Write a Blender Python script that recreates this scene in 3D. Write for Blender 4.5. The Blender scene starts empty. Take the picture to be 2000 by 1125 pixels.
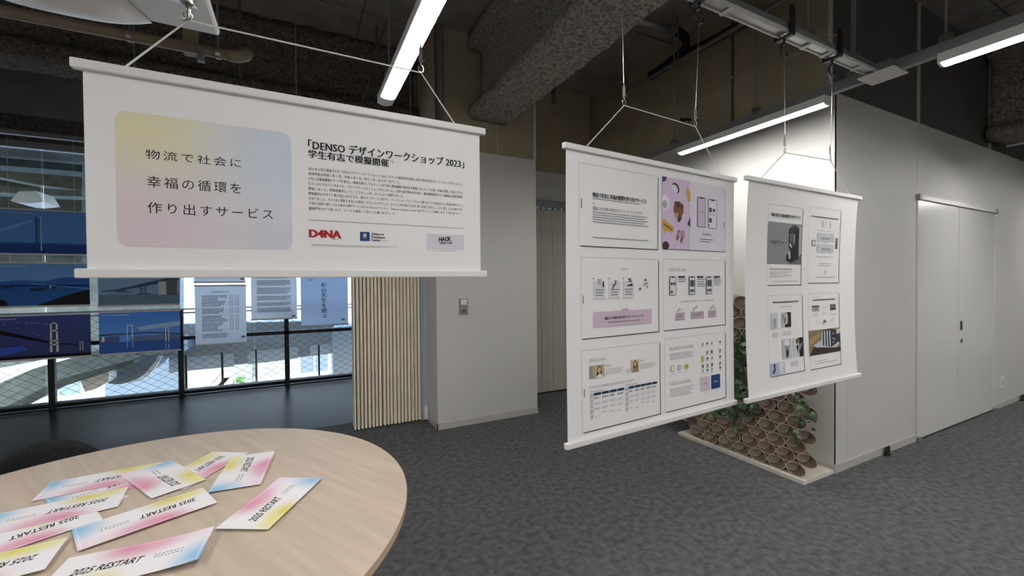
import bpy, bmesh, math, random
from mathutils import Vector, Matrix, noise

S = bpy.context.scene
COL = S.collection
# ------------------------------------------------------------------ camera
W_PX, H_PX, F_PX = 2000, 1125, 816.35
PITCH, ROLL, YAW, EYE = -0.0142767, -0.0082275, 0.470505, 1.5
_cy, _sy = math.cos(YAW), math.sin(YAW)
_f0, _r0, _u0 = Vector((_sy, _cy, 0)), Vector((_cy, -_sy, 0)), Vector((0, 0, 1))
FWD = _f0 * math.cos(PITCH) + _u0 * math.sin(PITCH)
_u1 = _u0 * math.cos(PITCH) - _f0 * math.sin(PITCH)
RGT = _r0 * math.cos(ROLL) + _u1 * math.sin(ROLL)
UPV = _u1 * math.cos(ROLL) - _r0 * math.sin(ROLL)
CAM = Vector((0, 0, EYE))
cd = bpy.data.cameras.new('camera')
cd.sensor_width = 36; cd.lens = F_PX / W_PX * 36; cd.clip_start = 0.02; cd.clip_end = 300
cam = bpy.data.objects.new('camera', cd); COL.objects.link(cam)
cam.matrix_world = Matrix(((RGT.x, UPV.x, -FWD.x, 0), (RGT.y, UPV.y, -FWD.y, 0), (RGT.z, UPV.z, -FWD.z, EYE), (0, 0, 0, 1)))
S.camera = cam

# ------------------------------------------------------------------ world, sun, exposure
S.view_settings.view_transform = 'Standard'; S.view_settings.look = 'None'
S.view_settings.gamma = 1; S.view_settings.use_curve_mapping = False
S.view_settings.exposure = 0.0
world = bpy.data.worlds.new('world'); S.world = world; world.use_nodes = True
wn = world.node_tree; bgn = wn.nodes['Background']
sky = wn.nodes.new('ShaderNodeTexSky'); sky.sky_type = 'NISHITA'; sky.sun_disc = False
sky.sun_elevation = math.radians(52); sky.sun_rotation = math.radians(195); sky.air_density = 1.2; sky.dust_density = 1.0
wn.links.new(sky.outputs[0], bgn.inputs[0]); bgn.inputs[1].default_value = 1.3
sl = bpy.data.lights.new('sun', 'SUN'); sl.energy = 5.5; sl.angle = 0.009; sl.color = (1, .96, .9)
sun = bpy.data.objects.new('sun', sl); COL.objects.link(sun)
sun.rotation_euler = (math.radians(38), 0, math.radians(-14)); sun.location = (0, -8, 20)
LED_POWER = 62.0

# ------------------------------------------------------------------ pixel helpers (2000 x 1125 frame)
def ray(px, py): return RGT * ((px - 1000) / F_PX) - UPV * ((py - 562.5) / F_PX) + FWD
def onz(px, py, z): d = ray(px, py); return CAM + d * ((z - EYE) / d.z)
def onx(px, py, x): d = ray(px, py); return CAM + d * (x / d.x)
def ony(px, py, y): d = ray(px, py); return CAM + d * (y / d.y)

# ------------------------------------------------------------------ materials
MATS = {}
def srgb(c):
    if isinstance(c, str): c = tuple(int(c[i:i+2], 16) for i in (0, 2, 4))
    return tuple(((x/255)/12.92 if x/255 <= .04045 else ((x/255+.055)/1.055)**2.4) for x in c) + (1,)
def mat(name, col, rough=.6, metal=0, nscale=0, namp=.12, bump=0, bscale=60, emit=0, spec=.5, stretch=None, rot=0, ior=None):
    if name in MATS: return MATS[name]
    m = bpy.data.materials.new(name); m.use_nodes = True; nt = m.node_tree; b = nt.nodes['Principled BSDF']
    c = srgb(col) if not (isinstance(col, tuple) and len(col) == 4) else col
    b.inputs['Base Color'].default_value = c; b.inputs['Roughness'].default_value = rough
    b.inputs['Metallic'].default_value = metal; b.inputs['Specular IOR Level'].default_value = spec
    if ior: b.inputs['IOR'].default_value = ior
    if nscale or bump:
        tc = nt.nodes.new('ShaderNodeTexCoord'); mp = nt.nodes.new('ShaderNodeMapping')
        nt.links.new(tc.outputs['Object'], mp.inputs[0])
        if stretch: mp.vector_type = 'TEXTURE'; mp.inputs['Scale'].default_value = tuple(1/q for q in stretch)
        mp.inputs['Rotation'].default_value = (0, 0, rot)
    if nscale:
        n = nt.nodes.new('ShaderNodeTexNoise'); n.inputs['Scale'].default_value = nscale; n.inputs['Detail'].default_value = 6
        nt.links.new(mp.outputs[0], n.inputs['Vector'])
        r = nt.nodes.new('ShaderNodeValToRGB')
        r.color_ramp.elements[0].position = .32; r.color_ramp.elements[1].position = .68
        r.color_ramp.elements[0].color = tuple(x*(1-namp) for x in c[:3]) + (1,)
        r.color_ramp.elements[1].color = tuple(min(1, x*(1+namp)) for x in c[:3]) + (1,)
        nt.links.new(n.outputs['Fac'], r.inputs[0]); nt.links.new(r.outputs[0], b.inputs['Base Color'])
    if bump:
        n2 = nt.nodes.new('ShaderNodeTexNoise'); n2.inputs['Scale'].default_value = bscale; n2.inputs['Detail'].default_value = 5
        nt.links.new(mp.outputs[0], n2.inputs['Vector'])
        bp = nt.nodes.new('ShaderNodeBump'); bp.inputs['Strength'].default_value = bump; bp.inputs['Distance'].default_value = .02
        nt.links.new(n2.outputs['Fac'], bp.inputs['Height']); nt.links.new(bp.outputs[0], b.inputs['Normal'])
    if emit:
        b.inputs['Emission Color'].default_value = c; b.inputs['Emission Strength'].default_value = emit
    MATS[name] = m; return m
ZTOP = 4.094
GAIN = 1.0          # print brightness of the posters being built
def lift(hexcol): return tuple(min(255, int(hexcol[i:i+2], 16)*GAIN) for i in (0, 2, 4))
def ink(hexcol, rough=.6): return mat('ink_%s_%d' % (hexcol, round(GAIN*100)), lift(hexcol), rough, spec=.2)

M_wall = mat('wall_paint', 'c3c1bd', .55, nscale=1.5, namp=.02, bump=.02, bscale=200)
M_wallw = mat('white_wall_paint', 'cbc9c4', .55, nscale=1.5, namp=.02, bump=.02, bscale=200)
M_olive = mat('olive_board', 'a0937a', .8, nscale=2.5, namp=.1)
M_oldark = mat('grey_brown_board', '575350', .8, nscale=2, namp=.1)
M_base = mat('baseboard_vinyl', 'b3b0aa', .5)
M_carpet = mat('carpet', '5c5c5e', .95, nscale=24, namp=.3, bump=.35, bscale=260, spec=.1)
M_vinyl = mat('dark_vinyl', '1a1e20', .3, nscale=3, namp=.3, stretch=(.6, 6, 1), ior=1.1)
M_ceil = mat('dark_ceiling_board', '857f79', .85, nscale=4, namp=.15)
M_spray = mat('sprayed_fireproofing', '9c958c', 1, nscale=42, namp=.5, bump=1.0, bscale=95, spec=.1)
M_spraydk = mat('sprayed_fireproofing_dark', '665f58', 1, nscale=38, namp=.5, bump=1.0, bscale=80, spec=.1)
M_paper = mat('banner_paper', 'e6e4e4', .7, spec=.2)
M_railw = mat('white_plastic_rail', 'dedcda', .45)
GRAIN = -62
M_wood = mat('pale_wood_laminate', 'bfae9c', .45, nscale=5, namp=.1, stretch=(.5, 7, 1), rot=math.radians(GRAIN))
M_woodedge = mat('wood_edge_band', 'c4ab92', .5)
M_chrome = mat('zinc_metal', 'b0aeaa', .3, 1)
M_alu = mat('aluminium', 'b9b9b9', .4, .85)
M_galv = mat('galvanised_grey', '8d8f91', .5, .6)
M_blackm = mat('black_metal', '1b1d20', .45, .2)
M_blackp = mat('black_plastic', '141414', .4)
M_white = mat('white_enamel', 'd8d8d6', .4)
M_door = mat('door_panel', 'd0cfcb', .22, nscale=1, namp=.015)
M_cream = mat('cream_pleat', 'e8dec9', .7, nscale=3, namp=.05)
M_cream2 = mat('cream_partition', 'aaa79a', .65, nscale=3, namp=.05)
M_conc = mat('concrete', '9aa09c', .9, nscale=5, namp=.2, bump=.3, bscale=20)
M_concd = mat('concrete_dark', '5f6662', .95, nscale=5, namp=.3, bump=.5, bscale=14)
M_card = mat('cardboard', '7d6b5b', .85, nscale=12, namp=.1)
M_cardrim = mat('cardboard_cut_edge', 'dcc8ac', .85)
M_disc = mat('cardboard_disc', 'c2b6a6', .85, nscale=9, namp=.08)
M_leaf = mat('ivy_leaf', '33492b', .55, nscale=8, namp=.3)
M_leaf2 = mat('ivy_leaf_light', '5b7550', .55, nscale=8, namp=.25)
M_stem = mat('ivy_stem', '4c4a2c', .7)
M_fabric = mat('chair_fabric', '2a2b2d', .95, nscale=80, namp=.25, bump=.2, bscale=300, spec=.1)
M_pipe = mat('tan_pipe', '8a7a64', .6, nscale=5, namp=.1)
M_led = mat('led_diffuser', (1, .985, .96, 1), .4, emit=LED_POWER)
M_bwhite = mat('white_render', 'e4e6e4', .8)
M_bglass = mat('building_glass', '77858c', .2)
M_blue = mat('blue_grey_panel', 'a3adba', .6)
M_blue2 = mat('pale_blue_panel', 'b4c6dc', .6)
M_bwin = mat('building_window_blind', 'b0aca2', .5)
M_ramp = mat('ramp_grey', '6f7c88', .7)
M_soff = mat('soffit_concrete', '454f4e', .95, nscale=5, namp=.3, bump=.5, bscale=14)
M_tree = mat('tree_foliage', '557f40', .8, nscale=3, namp=.35)

def glass_mat():
    m = bpy.data.materials.new('window_glass'); m.use_nodes = True; nt = m.node_tree; nt.nodes.clear()
    out = nt.nodes.new('ShaderNodeOutputMaterial'); mx = nt.nodes.new('ShaderNodeMixShader')
    tr = nt.nodes.new('ShaderNodeBsdfTransparent'); tr.inputs[0].default_value = (.84, .88, .91, 1)
    gl = nt.nodes.new('ShaderNodeBsdfGlossy'); gl.inputs['Roughness'].default_value = .02; gl.inputs[0].default_value = (.9, .95, 1, 1)
    fr = nt.nodes.new('ShaderNodeFresnel'); fr.inputs[0].default_value = 1.45
    nt.links.new(fr.outputs[0], mx.inputs[0]); nt.links.new(tr.outputs[0], mx.inputs[1]); nt.links.new(gl.outputs[0], mx.inputs[2])
    nt.links.new(mx.outputs[0], out.inputs[0]); return m
M_glass = glass_mat()

def blend_mat(name, base, spots, sx=1, sy=1, rough=.5):
    """flat print: base colour with soft printed colour blobs; spots = (u, v, ru, rv, hex) in local metres"""
    m = bpy.data.materials.new(name); m.use_nodes = True; nt = m.node_tree; b = nt.nodes['Principled BSDF']
    b.inputs['Roughness'].default_value = rough; b.inputs['Specular IOR Level'].default_value = .2
    tc = nt.nodes.new('ShaderNodeTexCoord'); cur = nt.nodes.new('ShaderNodeRGB'); cur.outputs[0].default_value = srgb(base); cur = cur.outputs[0]
    for u, v, ru, rv, h in spots:
        mp = nt.nodes.new('ShaderNodeMapping'); nt.links.new(tc.outputs['UV'], mp.inputs[0])
        mp.inputs['Location'].default_value = (-u/ru, -v/rv, 0); mp.inputs['Scale'].default_value = (1/ru, 1/rv, 1)
        ln = nt.nodes.new('ShaderNodeVectorMath'); ln.operation = 'LENGTH'; nt.links.new(mp.outputs[0], ln.inputs[0])
        mr = nt.nodes.new('ShaderNodeMapRange'); mr.interpolation_type = 'SMOOTHSTEP'
        mr.inputs[1].default_value = 0; mr.inputs[2].default_value = 1; mr.inputs[3].default_value = 1; mr.inputs[4].default_value = 0
        nt.links.new(ln.outputs['Value'], mr.inputs[0])
        mx = nt.nodes.new('ShaderNodeMix'); mx.data_type = 'RGBA'
        nt.links.new(mr.outputs[0], mx.inputs[0]); nt.links.new(cur, mx.inputs[6]); mx.inputs[7].default_value = srgb(h); cur = mx.outputs[2]
    nt.links.new(cur, b.inputs['Base Color']); return m

# ------------------------------------------------------------------ objects and mesh builder
def tag(o, label=None, cat=None, group=None, kind=None):
    if label: o['label'] = label
    if cat: o['category'] = cat
    if group: o['group'] = group
    if kind: o['kind'] = kind
    return o
def empty(name, loc, label=None, cat=None, group=None, rz=0):
    o = bpy.data.objects.new(name, None); COL.objects.link(o); o.location = loc; o.rotation_euler = (0, 0, rz); o.empty_display_size = .1
    return tag(o, label, cat, group)
def wmat(o): return (wmat(o.parent) @ o.matrix_parent_inverse if o.parent else Matrix()) @ o.matrix_basis
def attach(o, parent):
    if parent is not None:
        o.parent = parent; o.matrix_parent_inverse = wmat(parent).inverted()
    return o
class MB:
    def __init__(s): s.v = []; s.f = []; s.uv = None
    def add(s, vs, fs):
        n = len(s.v); s.v += [tuple(v) for v in vs]; s.f += [tuple(i + n for i in f) for f in fs]; return s
    def box(s, x0, x1, y0, y1, z0, z1, M=None):
        vs = [Vector((x, y, z)) for x in (x0, x1) for y in (y0, y1) for z in (z0, z1)]
        if M is not None: vs = [M @ v for v in vs]
        return s.add(vs, [(0,1,3,2), (4,6,7,5), (0,4,5,1), (2,3,7,6), (0,2,6,4), (1,5,7,3)])
    def cyl(s, a, b, r, n=10, r2=None, caps=True):
        a, b = Vector(a), Vector(b); d = (b - a).normalized(); r2 = r if r2 is None else r2
        x = d.orthogonal().normalized(); y = d.cross(x); vs = []
        for p, rr in ((a, r), (b, r2)):
            for i in range(n):
                t = 2*math.pi*i/n; vs.append(p + (x*math.cos(t) + y*math.sin(t))*rr)
        fs = [(i, (i+1) % n, n+(i+1) % n, n+i) for i in range(n)]
        if caps: fs += [tuple(range(n))[::-1], tuple(range(n, 2*n))]
        return s.add(vs, fs)
    def path(s, pts, r, n=6):
        pts = [Vector(p) for p in pts]; rings = []; x = None
        for i, p in enumerate(pts):
            d = (pts[min(i+1, len(pts)-1)] - pts[max(i-1, 0)]).normalized()
            x = d.orthogonal().normalized() if x is None else (x - d*x.dot(d)).normalized()
            y = d.cross(x); rings.append([p + (x*math.cos(2*math.pi*k/n) + y*math.sin(2*math.pi*k/n))*r for k in range(n)])
        vs = [v for rg in rings for v in rg]; fs = []
        for i in range(len(rings)-1):
            for k in range(n): fs.append((i*n+k, i*n+(k+1) % n, (i+1)*n+(k+1) % n, (i+1)*n+k))
        fs += [tuple(range(n))[::-1], tuple((len(rings)-1)*n+k for k in range(n))]
        return s.add(vs, fs)
    def prism(s, poly, axis_from, axis_to):
        """poly = 3D points of one end face, extruded by a vector"""
        n = len(poly); d = Vector(axis_to) - Vector(axis_from)
        vs = [Vector(p) for p in poly] + [Vector(p) + d for p in poly]
        return s.add(vs, [tuple(range(n))[::-1], tuple(range(n, 2*n))] + [(i, (i+1) % n, n+(i+1) % n, n+i) for i in range(n)])
    def mesh(s, name, m, smooth=False):
        me = bpy.data.meshes.new(name); me.from_pydata(s.v, [], s.f); me.materials.append(m)
        if s.uv:
            l = me.uv_layers.new(name='UVMap')
            for lp in me.loops: l.data[lp.index].uv = s.uv[lp.vertex_index]
        bm = bmesh.new(); bm.from_mesh(me); bmesh.ops.recalc_face_normals(bm, faces=bm.faces); bm.to_mesh(me); bm.free()
        if smooth:
            for p in me.polygons: p.use_smooth = True
        return me
    def build(s, name, m, parent=None, smooth=False, bevel=0, label=None, cat=None, group=None, kind=None):
        o = bpy.data.objects.new(name, s.mesh(name, m, smooth)); COL.objects.link(o)
        if bevel:
            md = o.modifiers.new('bevel', 'BEVEL'); md.width = bevel; md.segments = 2; md.limit_method = 'ANGLE'
        attach(o, parent); return tag(o, label, cat, group, kind)
def share(name, me, loc, parent=None, rot=None, scale=None):
    o = bpy.data.objects.new(name, me); COL.objects.link(o); o.location = loc
    if rot: o.rotation_euler = rot
    if scale: o.scale = scale
    return attach(o, parent)
def copy_tree(o, parent=None):
    c = o.copy(); COL.objects.link(c)
    if parent is not None: c.parent = parent
    for ch in list(o.children): copy_tree(ch, c)
    return c
def bx(name, m, x0, x1, y0, y1, z0, z1, parent=None, **k): return MB().box(x0, x1, y0, y1, z0, z1).build(name, m, parent, **k)

# ================================================================== STRUCTURE
ZC = 4.1; XW = 3.67; YR = 1.741; ZT = 2.93
bx('floor', M_carpet, -5, 12, -5, 4.78, -.3, 0, label='grey speckled carpet floor of the room', kind='structure')
bx('floor_window_strip', M_vinyl, -5, 12, 4.78, 7.35, -.3, -.001, label='dark sheet flooring strip beside the window', kind='structure')
ceil = bx('ceiling', M_ceil, -5, 12, -5, 7.35, ZC + .02, ZC + .3, label='dark open ceiling slab above the beams', kind='structure')
bm_board = MB().box(-.905, .905, -.45, .45, -.012, .012).mesh('ceiling_board', M_ceil)
for i in range(9):
    for j in range(8): share('ceiling_board', bm_board, (-4 + i*1.83, .1 + j*.92, ZC + .01), ceil)
bx('roof_shade_block', M_conc, -12, 14, -6, 7.4, 4.41, 12, label='unseen block added above the ceiling to shade the courtyard', kind='structure')  # unseen mass, sized to keep sun off the courtyard near the window
bx('wall_left', M_wallw, -5.2, -5, -5, 7.35, -.3, 4.4, label='plain grey side wall outside the view', kind='structure')
bx('wall_back', M_wallw, -5.2, 12, -5.2, -5, -.3, 4.4, label='plain grey wall behind the viewer', kind='structure')
bx('wall_far_right', M_wallw, 12, 12.2, -5.2, 7.35, -.3, 4.4, label='plain grey end wall outside the view', kind='structure')
# right wall block: bright west face, grey south face with the doors
wr = MB().box(XW, 12, YR, 7.35, 0, ZT).build('wall_right', M_wall, label='light grey partition wall with double doors', kind='structure')
MB().box(XW - .004, XW + .02, YR + .0, 7.3, 0.0, ZT - .002).build('white_side_face', M_wallw, wr)
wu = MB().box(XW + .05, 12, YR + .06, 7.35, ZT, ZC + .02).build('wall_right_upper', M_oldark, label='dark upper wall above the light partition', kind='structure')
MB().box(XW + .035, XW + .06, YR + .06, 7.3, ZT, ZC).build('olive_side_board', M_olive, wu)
for x in (XW + .03, 5.22, 7.02, 8.82):
    MB().box(x, x + .03, YR + .045, YR + .062, ZT, ZC).build('joint_strip', M_wall, wu)
MB().box(XW + .025, XW + .036, 2.6, 2.62, ZT, ZC).build('joint_strip', M_oldark, wu)
# panel joints on right wall
for x in (3.86,):
    MB().box(x, x + .0025, YR - .0008, YR + .002, .065, ZT).build('panel_joint', M_base, wr)
MB().box(5.06, 5.0625, YR - .0008, YR + .002, 2.27, ZT).build('panel_joint', M_base, wr)
b = MB().box(XW - .008, 5.05, YR - .009, YR, 0, .062).build('baseboard_right', M_base, label='grey vinyl baseboard along light partition', kind='structure')
MB().box(7.02, 12, YR - .009, YR, 0, .062).build('baseboard_strip', M_base, b)
MB().box(XW - .012, XW - .004, YR, 7.3, 0, .062).build('baseboard_strip', M_base, b)
# double door
d1 = bx('door_1', M_door, 5.07, 5.985, YR - .006, YR + .03, .015, 2.222, label='left leaf of the flush white double door', kind='structure')
d2 = bx('door_2', M_door, 5.993, 6.99, YR - .006, YR + .03, .015, 2.222, label='right leaf of the flush white double door with pull', kind='structure')
MB().box(6.03, 6.085, YR - .012, YR - .005, .965, 1.065).build('flush_pull', M_galv, d2, bevel=.003)
MB().box(6.04, 6.075, YR - .0135, YR - .011, .975, 1.055).build('pull_recess', M_blackm, d2)
lk = MB().cyl((6.06, YR - .014, .86), (6.06, YR - .005, .86), .022, 14).build('lock_cylinder', M_chrome, d2)
MB().box(6.056, 6.064, YR - .017, YR - .013, .848, .872).build('thumb_turn', M_blackm, lk)
tr = bx('trim_1', M_alu, 5.10, 6.97, YR - .022, YR + .02, 2.228, 2.268, label='brushed metal header rail above the double door', kind='structure')
for x0 in (5.045, 6.965):
    MB().box(x0, x0 + .055, YR - .028, YR + .02, 2.222, 2.274).build('end_bracket', M_galv, tr)
jb = bx('trim_2', M_base, 5.05, 5.07, YR - .004, YR + .03, 0, 2.23, label='thin jamb strips at sides of double door', kind='structure')
MB().box(6.99, 7.02, YR - .004, YR + .03, 0, 2.23).build('jamb_strip', M_white, jb)
MB().box(5.07, 6.99, YR - .004, YR + .03, 0.001, .014).build('threshold_gap', M_blackp, jb)
for x0 in (5.06, 6.96):
    MB().box(x0, x0 + .06, YR - .03, YR, .003, .035).build('pivot_hinge', M_galv, jb)

# column in the middle
cl = MB().box(1.236, 2.41, 4.12, 4.95, 0, 2.88).build('wall_column', M_wall, label='light grey boxed column behind the banners', kind='structure')
MB().box(1.25, 2.40, 4.13, 4.94, 2.88, ZC + .02).build('upper_board', M_olive, cl)
MB().box(2.38, 2.412, 4.112, 4.14, 2.88, ZC).build('corner_bead', M_wall, cl)
MB().box(1.245, 1.27, 4.122, 4.14, 2.88, ZC).build('corner_bead', M_oldark, cl)
MB().box(1.93, 1.945, 4.126, 4.135, 2.88, 3.25).build('joint_strip', M_base, cl)
bc = MB().box(1.228, 2.416, 4.112, 4.12, 0, .065).build('baseboard_column', M_base, label='grey baseboard round the boxed column', kind='structure')
MB().box(1.228, 1.236, 4.112, 4.95, 0, .065).build('baseboard_strip', M_base, bc)
# header and track over the closed partition between column and right wall
hd = MB().box(2.41, XW, 4.74, 4.90, 2.62, 2.95).build('wall_header', M_wall, label='grey header over the closed folding partition', kind='structure')
MB().box(2.41, XW, 4.76, 4.90, 2.95, ZC).build('upper_board', M_olive, hd)
MB().box(2.41, XW, 4.72, 4.80, 2.575, 2.625).build('trim_strip', M_base, hd)
MB().box(2.41, XW, 4.73, 4.86, 2.50, 2.57).build('track', M_galv, hd)
# folding track over the open partition
tk = MB().box(-1.3, 1.24, 4.48, 4.62, 2.50, 2.57).build('trim_3', M_galv, label='ceiling track of the open folding partition', kind='structure')
for x in (-1.2, 0, 1.1): MB().cyl((x, 4.55, 2.57), (x, 4.55, ZTOP), .008, 8).build('hanger_rod', M_galv, tk)
# side guide post by column (steel end channel)
MB().box(1.165, 1.236, 4.50, 4.62, 0, 2.5).build('trim_4', M_blue, label='steel end channel between pleated partition and column', kind='structure')

# window wall
YW = 7.2
wh = MB().box(-5, XW, YW - .05, YW + .15, 3.56, ZC + .02).build('wall_window_header', M_ceil, label='dark board wall above the tall window', kind='structure')
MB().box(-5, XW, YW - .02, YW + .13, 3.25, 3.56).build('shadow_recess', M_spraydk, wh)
MB().box(-5, XW, 6.835, 6.90, 3.235, 3.285).build('picture_rail', M_galv, wh)
for x in (-4.4, -3.2, -1.8, -.4, .9): MB().box(x, x + .03, 6.85, YW - .02, 3.285, 3.30).build('rail_arm', M_galv, wh)
win = empty('window_1', (-.6, YW, 0), 'tall glazed window wall behind the hanging posters'); win['kind'] = 'structure'
MB().box(-5, XW, YW - .03, YW + .06, 3.17, 3.25).build('window_frame', M_galv, win)
MB().box(-5, XW, YW - .03, YW + .06, 0, .05).build('window_sill', M_blackm, win)
for i in range(4):
    x0 = -5 + i*2.2
    MB().box(x0 + .01, x0 + 2.19, YW, YW + .012, .05, 3.17).build('pane', M_glass, win)

# ================================================================== sprayed beams
def hbeam(name, m, label, axis, c0, c1, a0, a1, zb, zt, flange=.14, inset=.13, seed=0, amp=.014):
    prof = []
    def seg(p, q):
        n = max(1, int((Vector(q) - Vector(p)).length/.06))
        for i in range(n): prof.append((p[0] + (q[0]-p[0])*i/n, p[1] + (q[1]-p[1])*i/n))
    r = .04; ws = flange + .05
    P = [(c0 + r, zb), (c1 - r, zb), (c1, zb + r), (c1, zb + flange - .03), (c1 - inset, zb + ws), (c1 - inset, zt - ws), (c1, zt - flange), (c1, zt),
         (c0, zt), (c0, zt - flange), (c0 + inset, zt - ws), (c0 + inset, zb + ws), (c0, zb + flange - .03), (c0, zb + r)]
    for i in range(len(P)): seg(P[i], P[(i+1) % len(P)])
    n = len(prof); ns = int((a1 - a0)/.06); vs = []; fs = []
    for j in range(ns + 1):
        a = a0 + (a1 - a0)*j/ns
        for (c, z) in prof:
            d = Vector((noise.noise(Vector((c*9 + seed, a*9, z*9))), noise.noise(Vector((c*9, a*9 + 31 + seed, z*9))), 0))*amp \
                + Vector((noise.noise(Vector((c*25 + seed, a*25, z*25))), noise.noise(Vector((c*25, a*25 + 31, z*25))), 0))*amp*.45
            cc, zz = c + d.x, z + d.y
            vs.append((cc, a, zz) if axis == 'y' else (a, cc, zz))
    for j in range(ns):
        for k in range(n): fs.append((j*n+k, j*n+(k+1) % n, (j+1)*n+(k+1) % n, (j+1)*n+k))
    fs += [tuple(range(n))[::-1], tuple(ns*n + k for k in range(n))]
    return MB().add(vs, fs).build(name, m, smooth=True, label=label, kind='structure')
hbeam('ceiling_beam', M_spray, 'rough sprayed beam running from the column towards the viewer', 'y', 1.60, 2.06, -4.9, 4.10, 3.20, 4.09, inset=.14, seed=1)
hbeam('ceiling_beam', M_spray, 'rough sprayed beam ending above the double door', 'y', 6.86, 7.32, -4.9, 1.78, 3.04, 4.09, seed=2)
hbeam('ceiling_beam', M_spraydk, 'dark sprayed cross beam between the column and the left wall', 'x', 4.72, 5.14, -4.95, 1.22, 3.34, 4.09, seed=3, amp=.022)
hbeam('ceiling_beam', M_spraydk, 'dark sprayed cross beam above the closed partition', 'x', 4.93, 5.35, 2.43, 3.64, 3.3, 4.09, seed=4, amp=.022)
# ================================================================== OUTSIDE THE WINDOW
def wedge(name, m, pix, Y, depth, parent=None, **k):
    """an outline on the plane y = Y, given real depth behind it"""
    p = [ony(px, py, Y) for px, py in pix]
    return MB().prism(p, (0, Y, 0), (0, Y + depth, 0)).build(name, m, parent, **k)
bx('ground_outside', mat('paving', 'c9cac6', .9, nscale=.5, namp=.1), -60, 60, 7.6, 90, -9.2, -9, label='pale paved ground far below the window', kind='structure')
# walkway slab across the courtyard
wk = empty('walkway_slab', (-1, 12, -2), 'blue grey concrete walkway crossing the courtyard', 'walkway')
wedge('slab', M_blue, [(330, 650), (652, 640), (652, 676), (330, 706)], 12, 3.0, wk)
wedge('fascia', M_blue2, [(330, 700), (457, 690), (457, 716), (330, 728)], 11.95, .05, wk)
wedge('fascia', M_blue2, [(484, 686), (582, 678), (582, 700), (484, 712)], 11.95, .05, wk)
wedge('fascia', M_blue2, [(606, 675), (648, 671), (648, 690), (606, 694)], 11.95, .05, wk)
wedge('soffit_edge', M_blue, [(330, 700), (652, 672), (652, 690), (330, 728)], 12.1, .3, wk)
wedge('parapet', M_blue, [(330, 634), (652, 626), (652, 641), (330, 651)], 12.05, .2, wk)
wedge('concrete_pier', M_blue2, [(648, 640), (700, 636), (700, 760), (652, 764)], 11.9, .8, label='pale blue concrete pier at the walkway end', cat='pier')
# stair stringer and curved ramp on the left
st = empty('stair_flight', (-4, 10, -2), 'diagonal concrete stair stringer outside the left window', 'stairs')
wedge('stringer', M_conc, [(-60, 775), (60, 722), (140, 700), (262, 690), (262, 707), (120, 745), (40, 790), (-60, 840)], 10, .35, st)
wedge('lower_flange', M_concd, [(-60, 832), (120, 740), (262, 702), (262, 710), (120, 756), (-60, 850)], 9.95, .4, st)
wedge('landing', M_conc, [(150, 692), (352, 660), (352, 690), (262, 694)], 10.05, .6, st)
wedge('curved_ramp', M_ramp, [(205, 690), (211, 749), (235, 751), (253, 746), (270, 739), (284, 729), (300, 710), (311, 696), (360, 688), (360, 670), (266, 676)], 11.0, 1.4, label='curved grey ramp soffit below the stair landing', cat='ramp')
wedge('ramp_edge', M_white, [(253, 748), (272, 741), (286, 731), (301, 711), (309, 695), (316, 695), (306, 714), (291, 733), (275, 743)], 10.9, .09, label='thin white curved edge of the ramp', cat='edge trim')
wedge('courtyard_wall', M_blue2, [(205, 700), (356, 690), (356, 800), (205, 810)], 14.6, .4, label='pale blue wall low in the courtyard left of the white building', cat='wall')
wedge('vent_hood', M_white, [(157, 745), (190, 718), (212, 716), (212, 745), (190, 758), (166, 766)], 10.5, .4, label='white hood with dark slot beside the curved ramp', cat='hood')
wedge('concrete_back_wall', M_conc, [(-80, 500), (352, 520), (352, 672), (150, 690), (-80, 735)], 13.5, .4, label='grey concrete wall behind the bridge photographs', cat='wall')
# soffit seen above the bridge photographs
so = empty('outside_soffit', (-5, 9, 3), 'dark soffit with concrete beams above the outside walkway', 'soffit')
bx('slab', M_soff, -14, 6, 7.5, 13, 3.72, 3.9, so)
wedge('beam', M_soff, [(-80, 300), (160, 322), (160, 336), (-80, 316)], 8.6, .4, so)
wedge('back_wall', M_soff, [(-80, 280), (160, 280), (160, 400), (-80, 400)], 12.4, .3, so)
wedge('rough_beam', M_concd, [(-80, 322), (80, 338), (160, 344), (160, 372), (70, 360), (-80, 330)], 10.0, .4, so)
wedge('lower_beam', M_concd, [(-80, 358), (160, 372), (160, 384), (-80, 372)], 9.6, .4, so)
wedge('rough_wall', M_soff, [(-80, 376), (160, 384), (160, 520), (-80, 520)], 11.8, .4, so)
lm = MB()
lp = [ony(p[0], p[1], 9.2) for p in ((20, 392), (36, 374), (72, 373), (86, 394), (60, 397), (36, 396))]
lm.prism(lp, (0, 0, 0), (0, .5, 0)).build('outside_lamp', M_white, label='pale boat shaped lamp under the outside soffit', cat='lamp')
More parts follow.
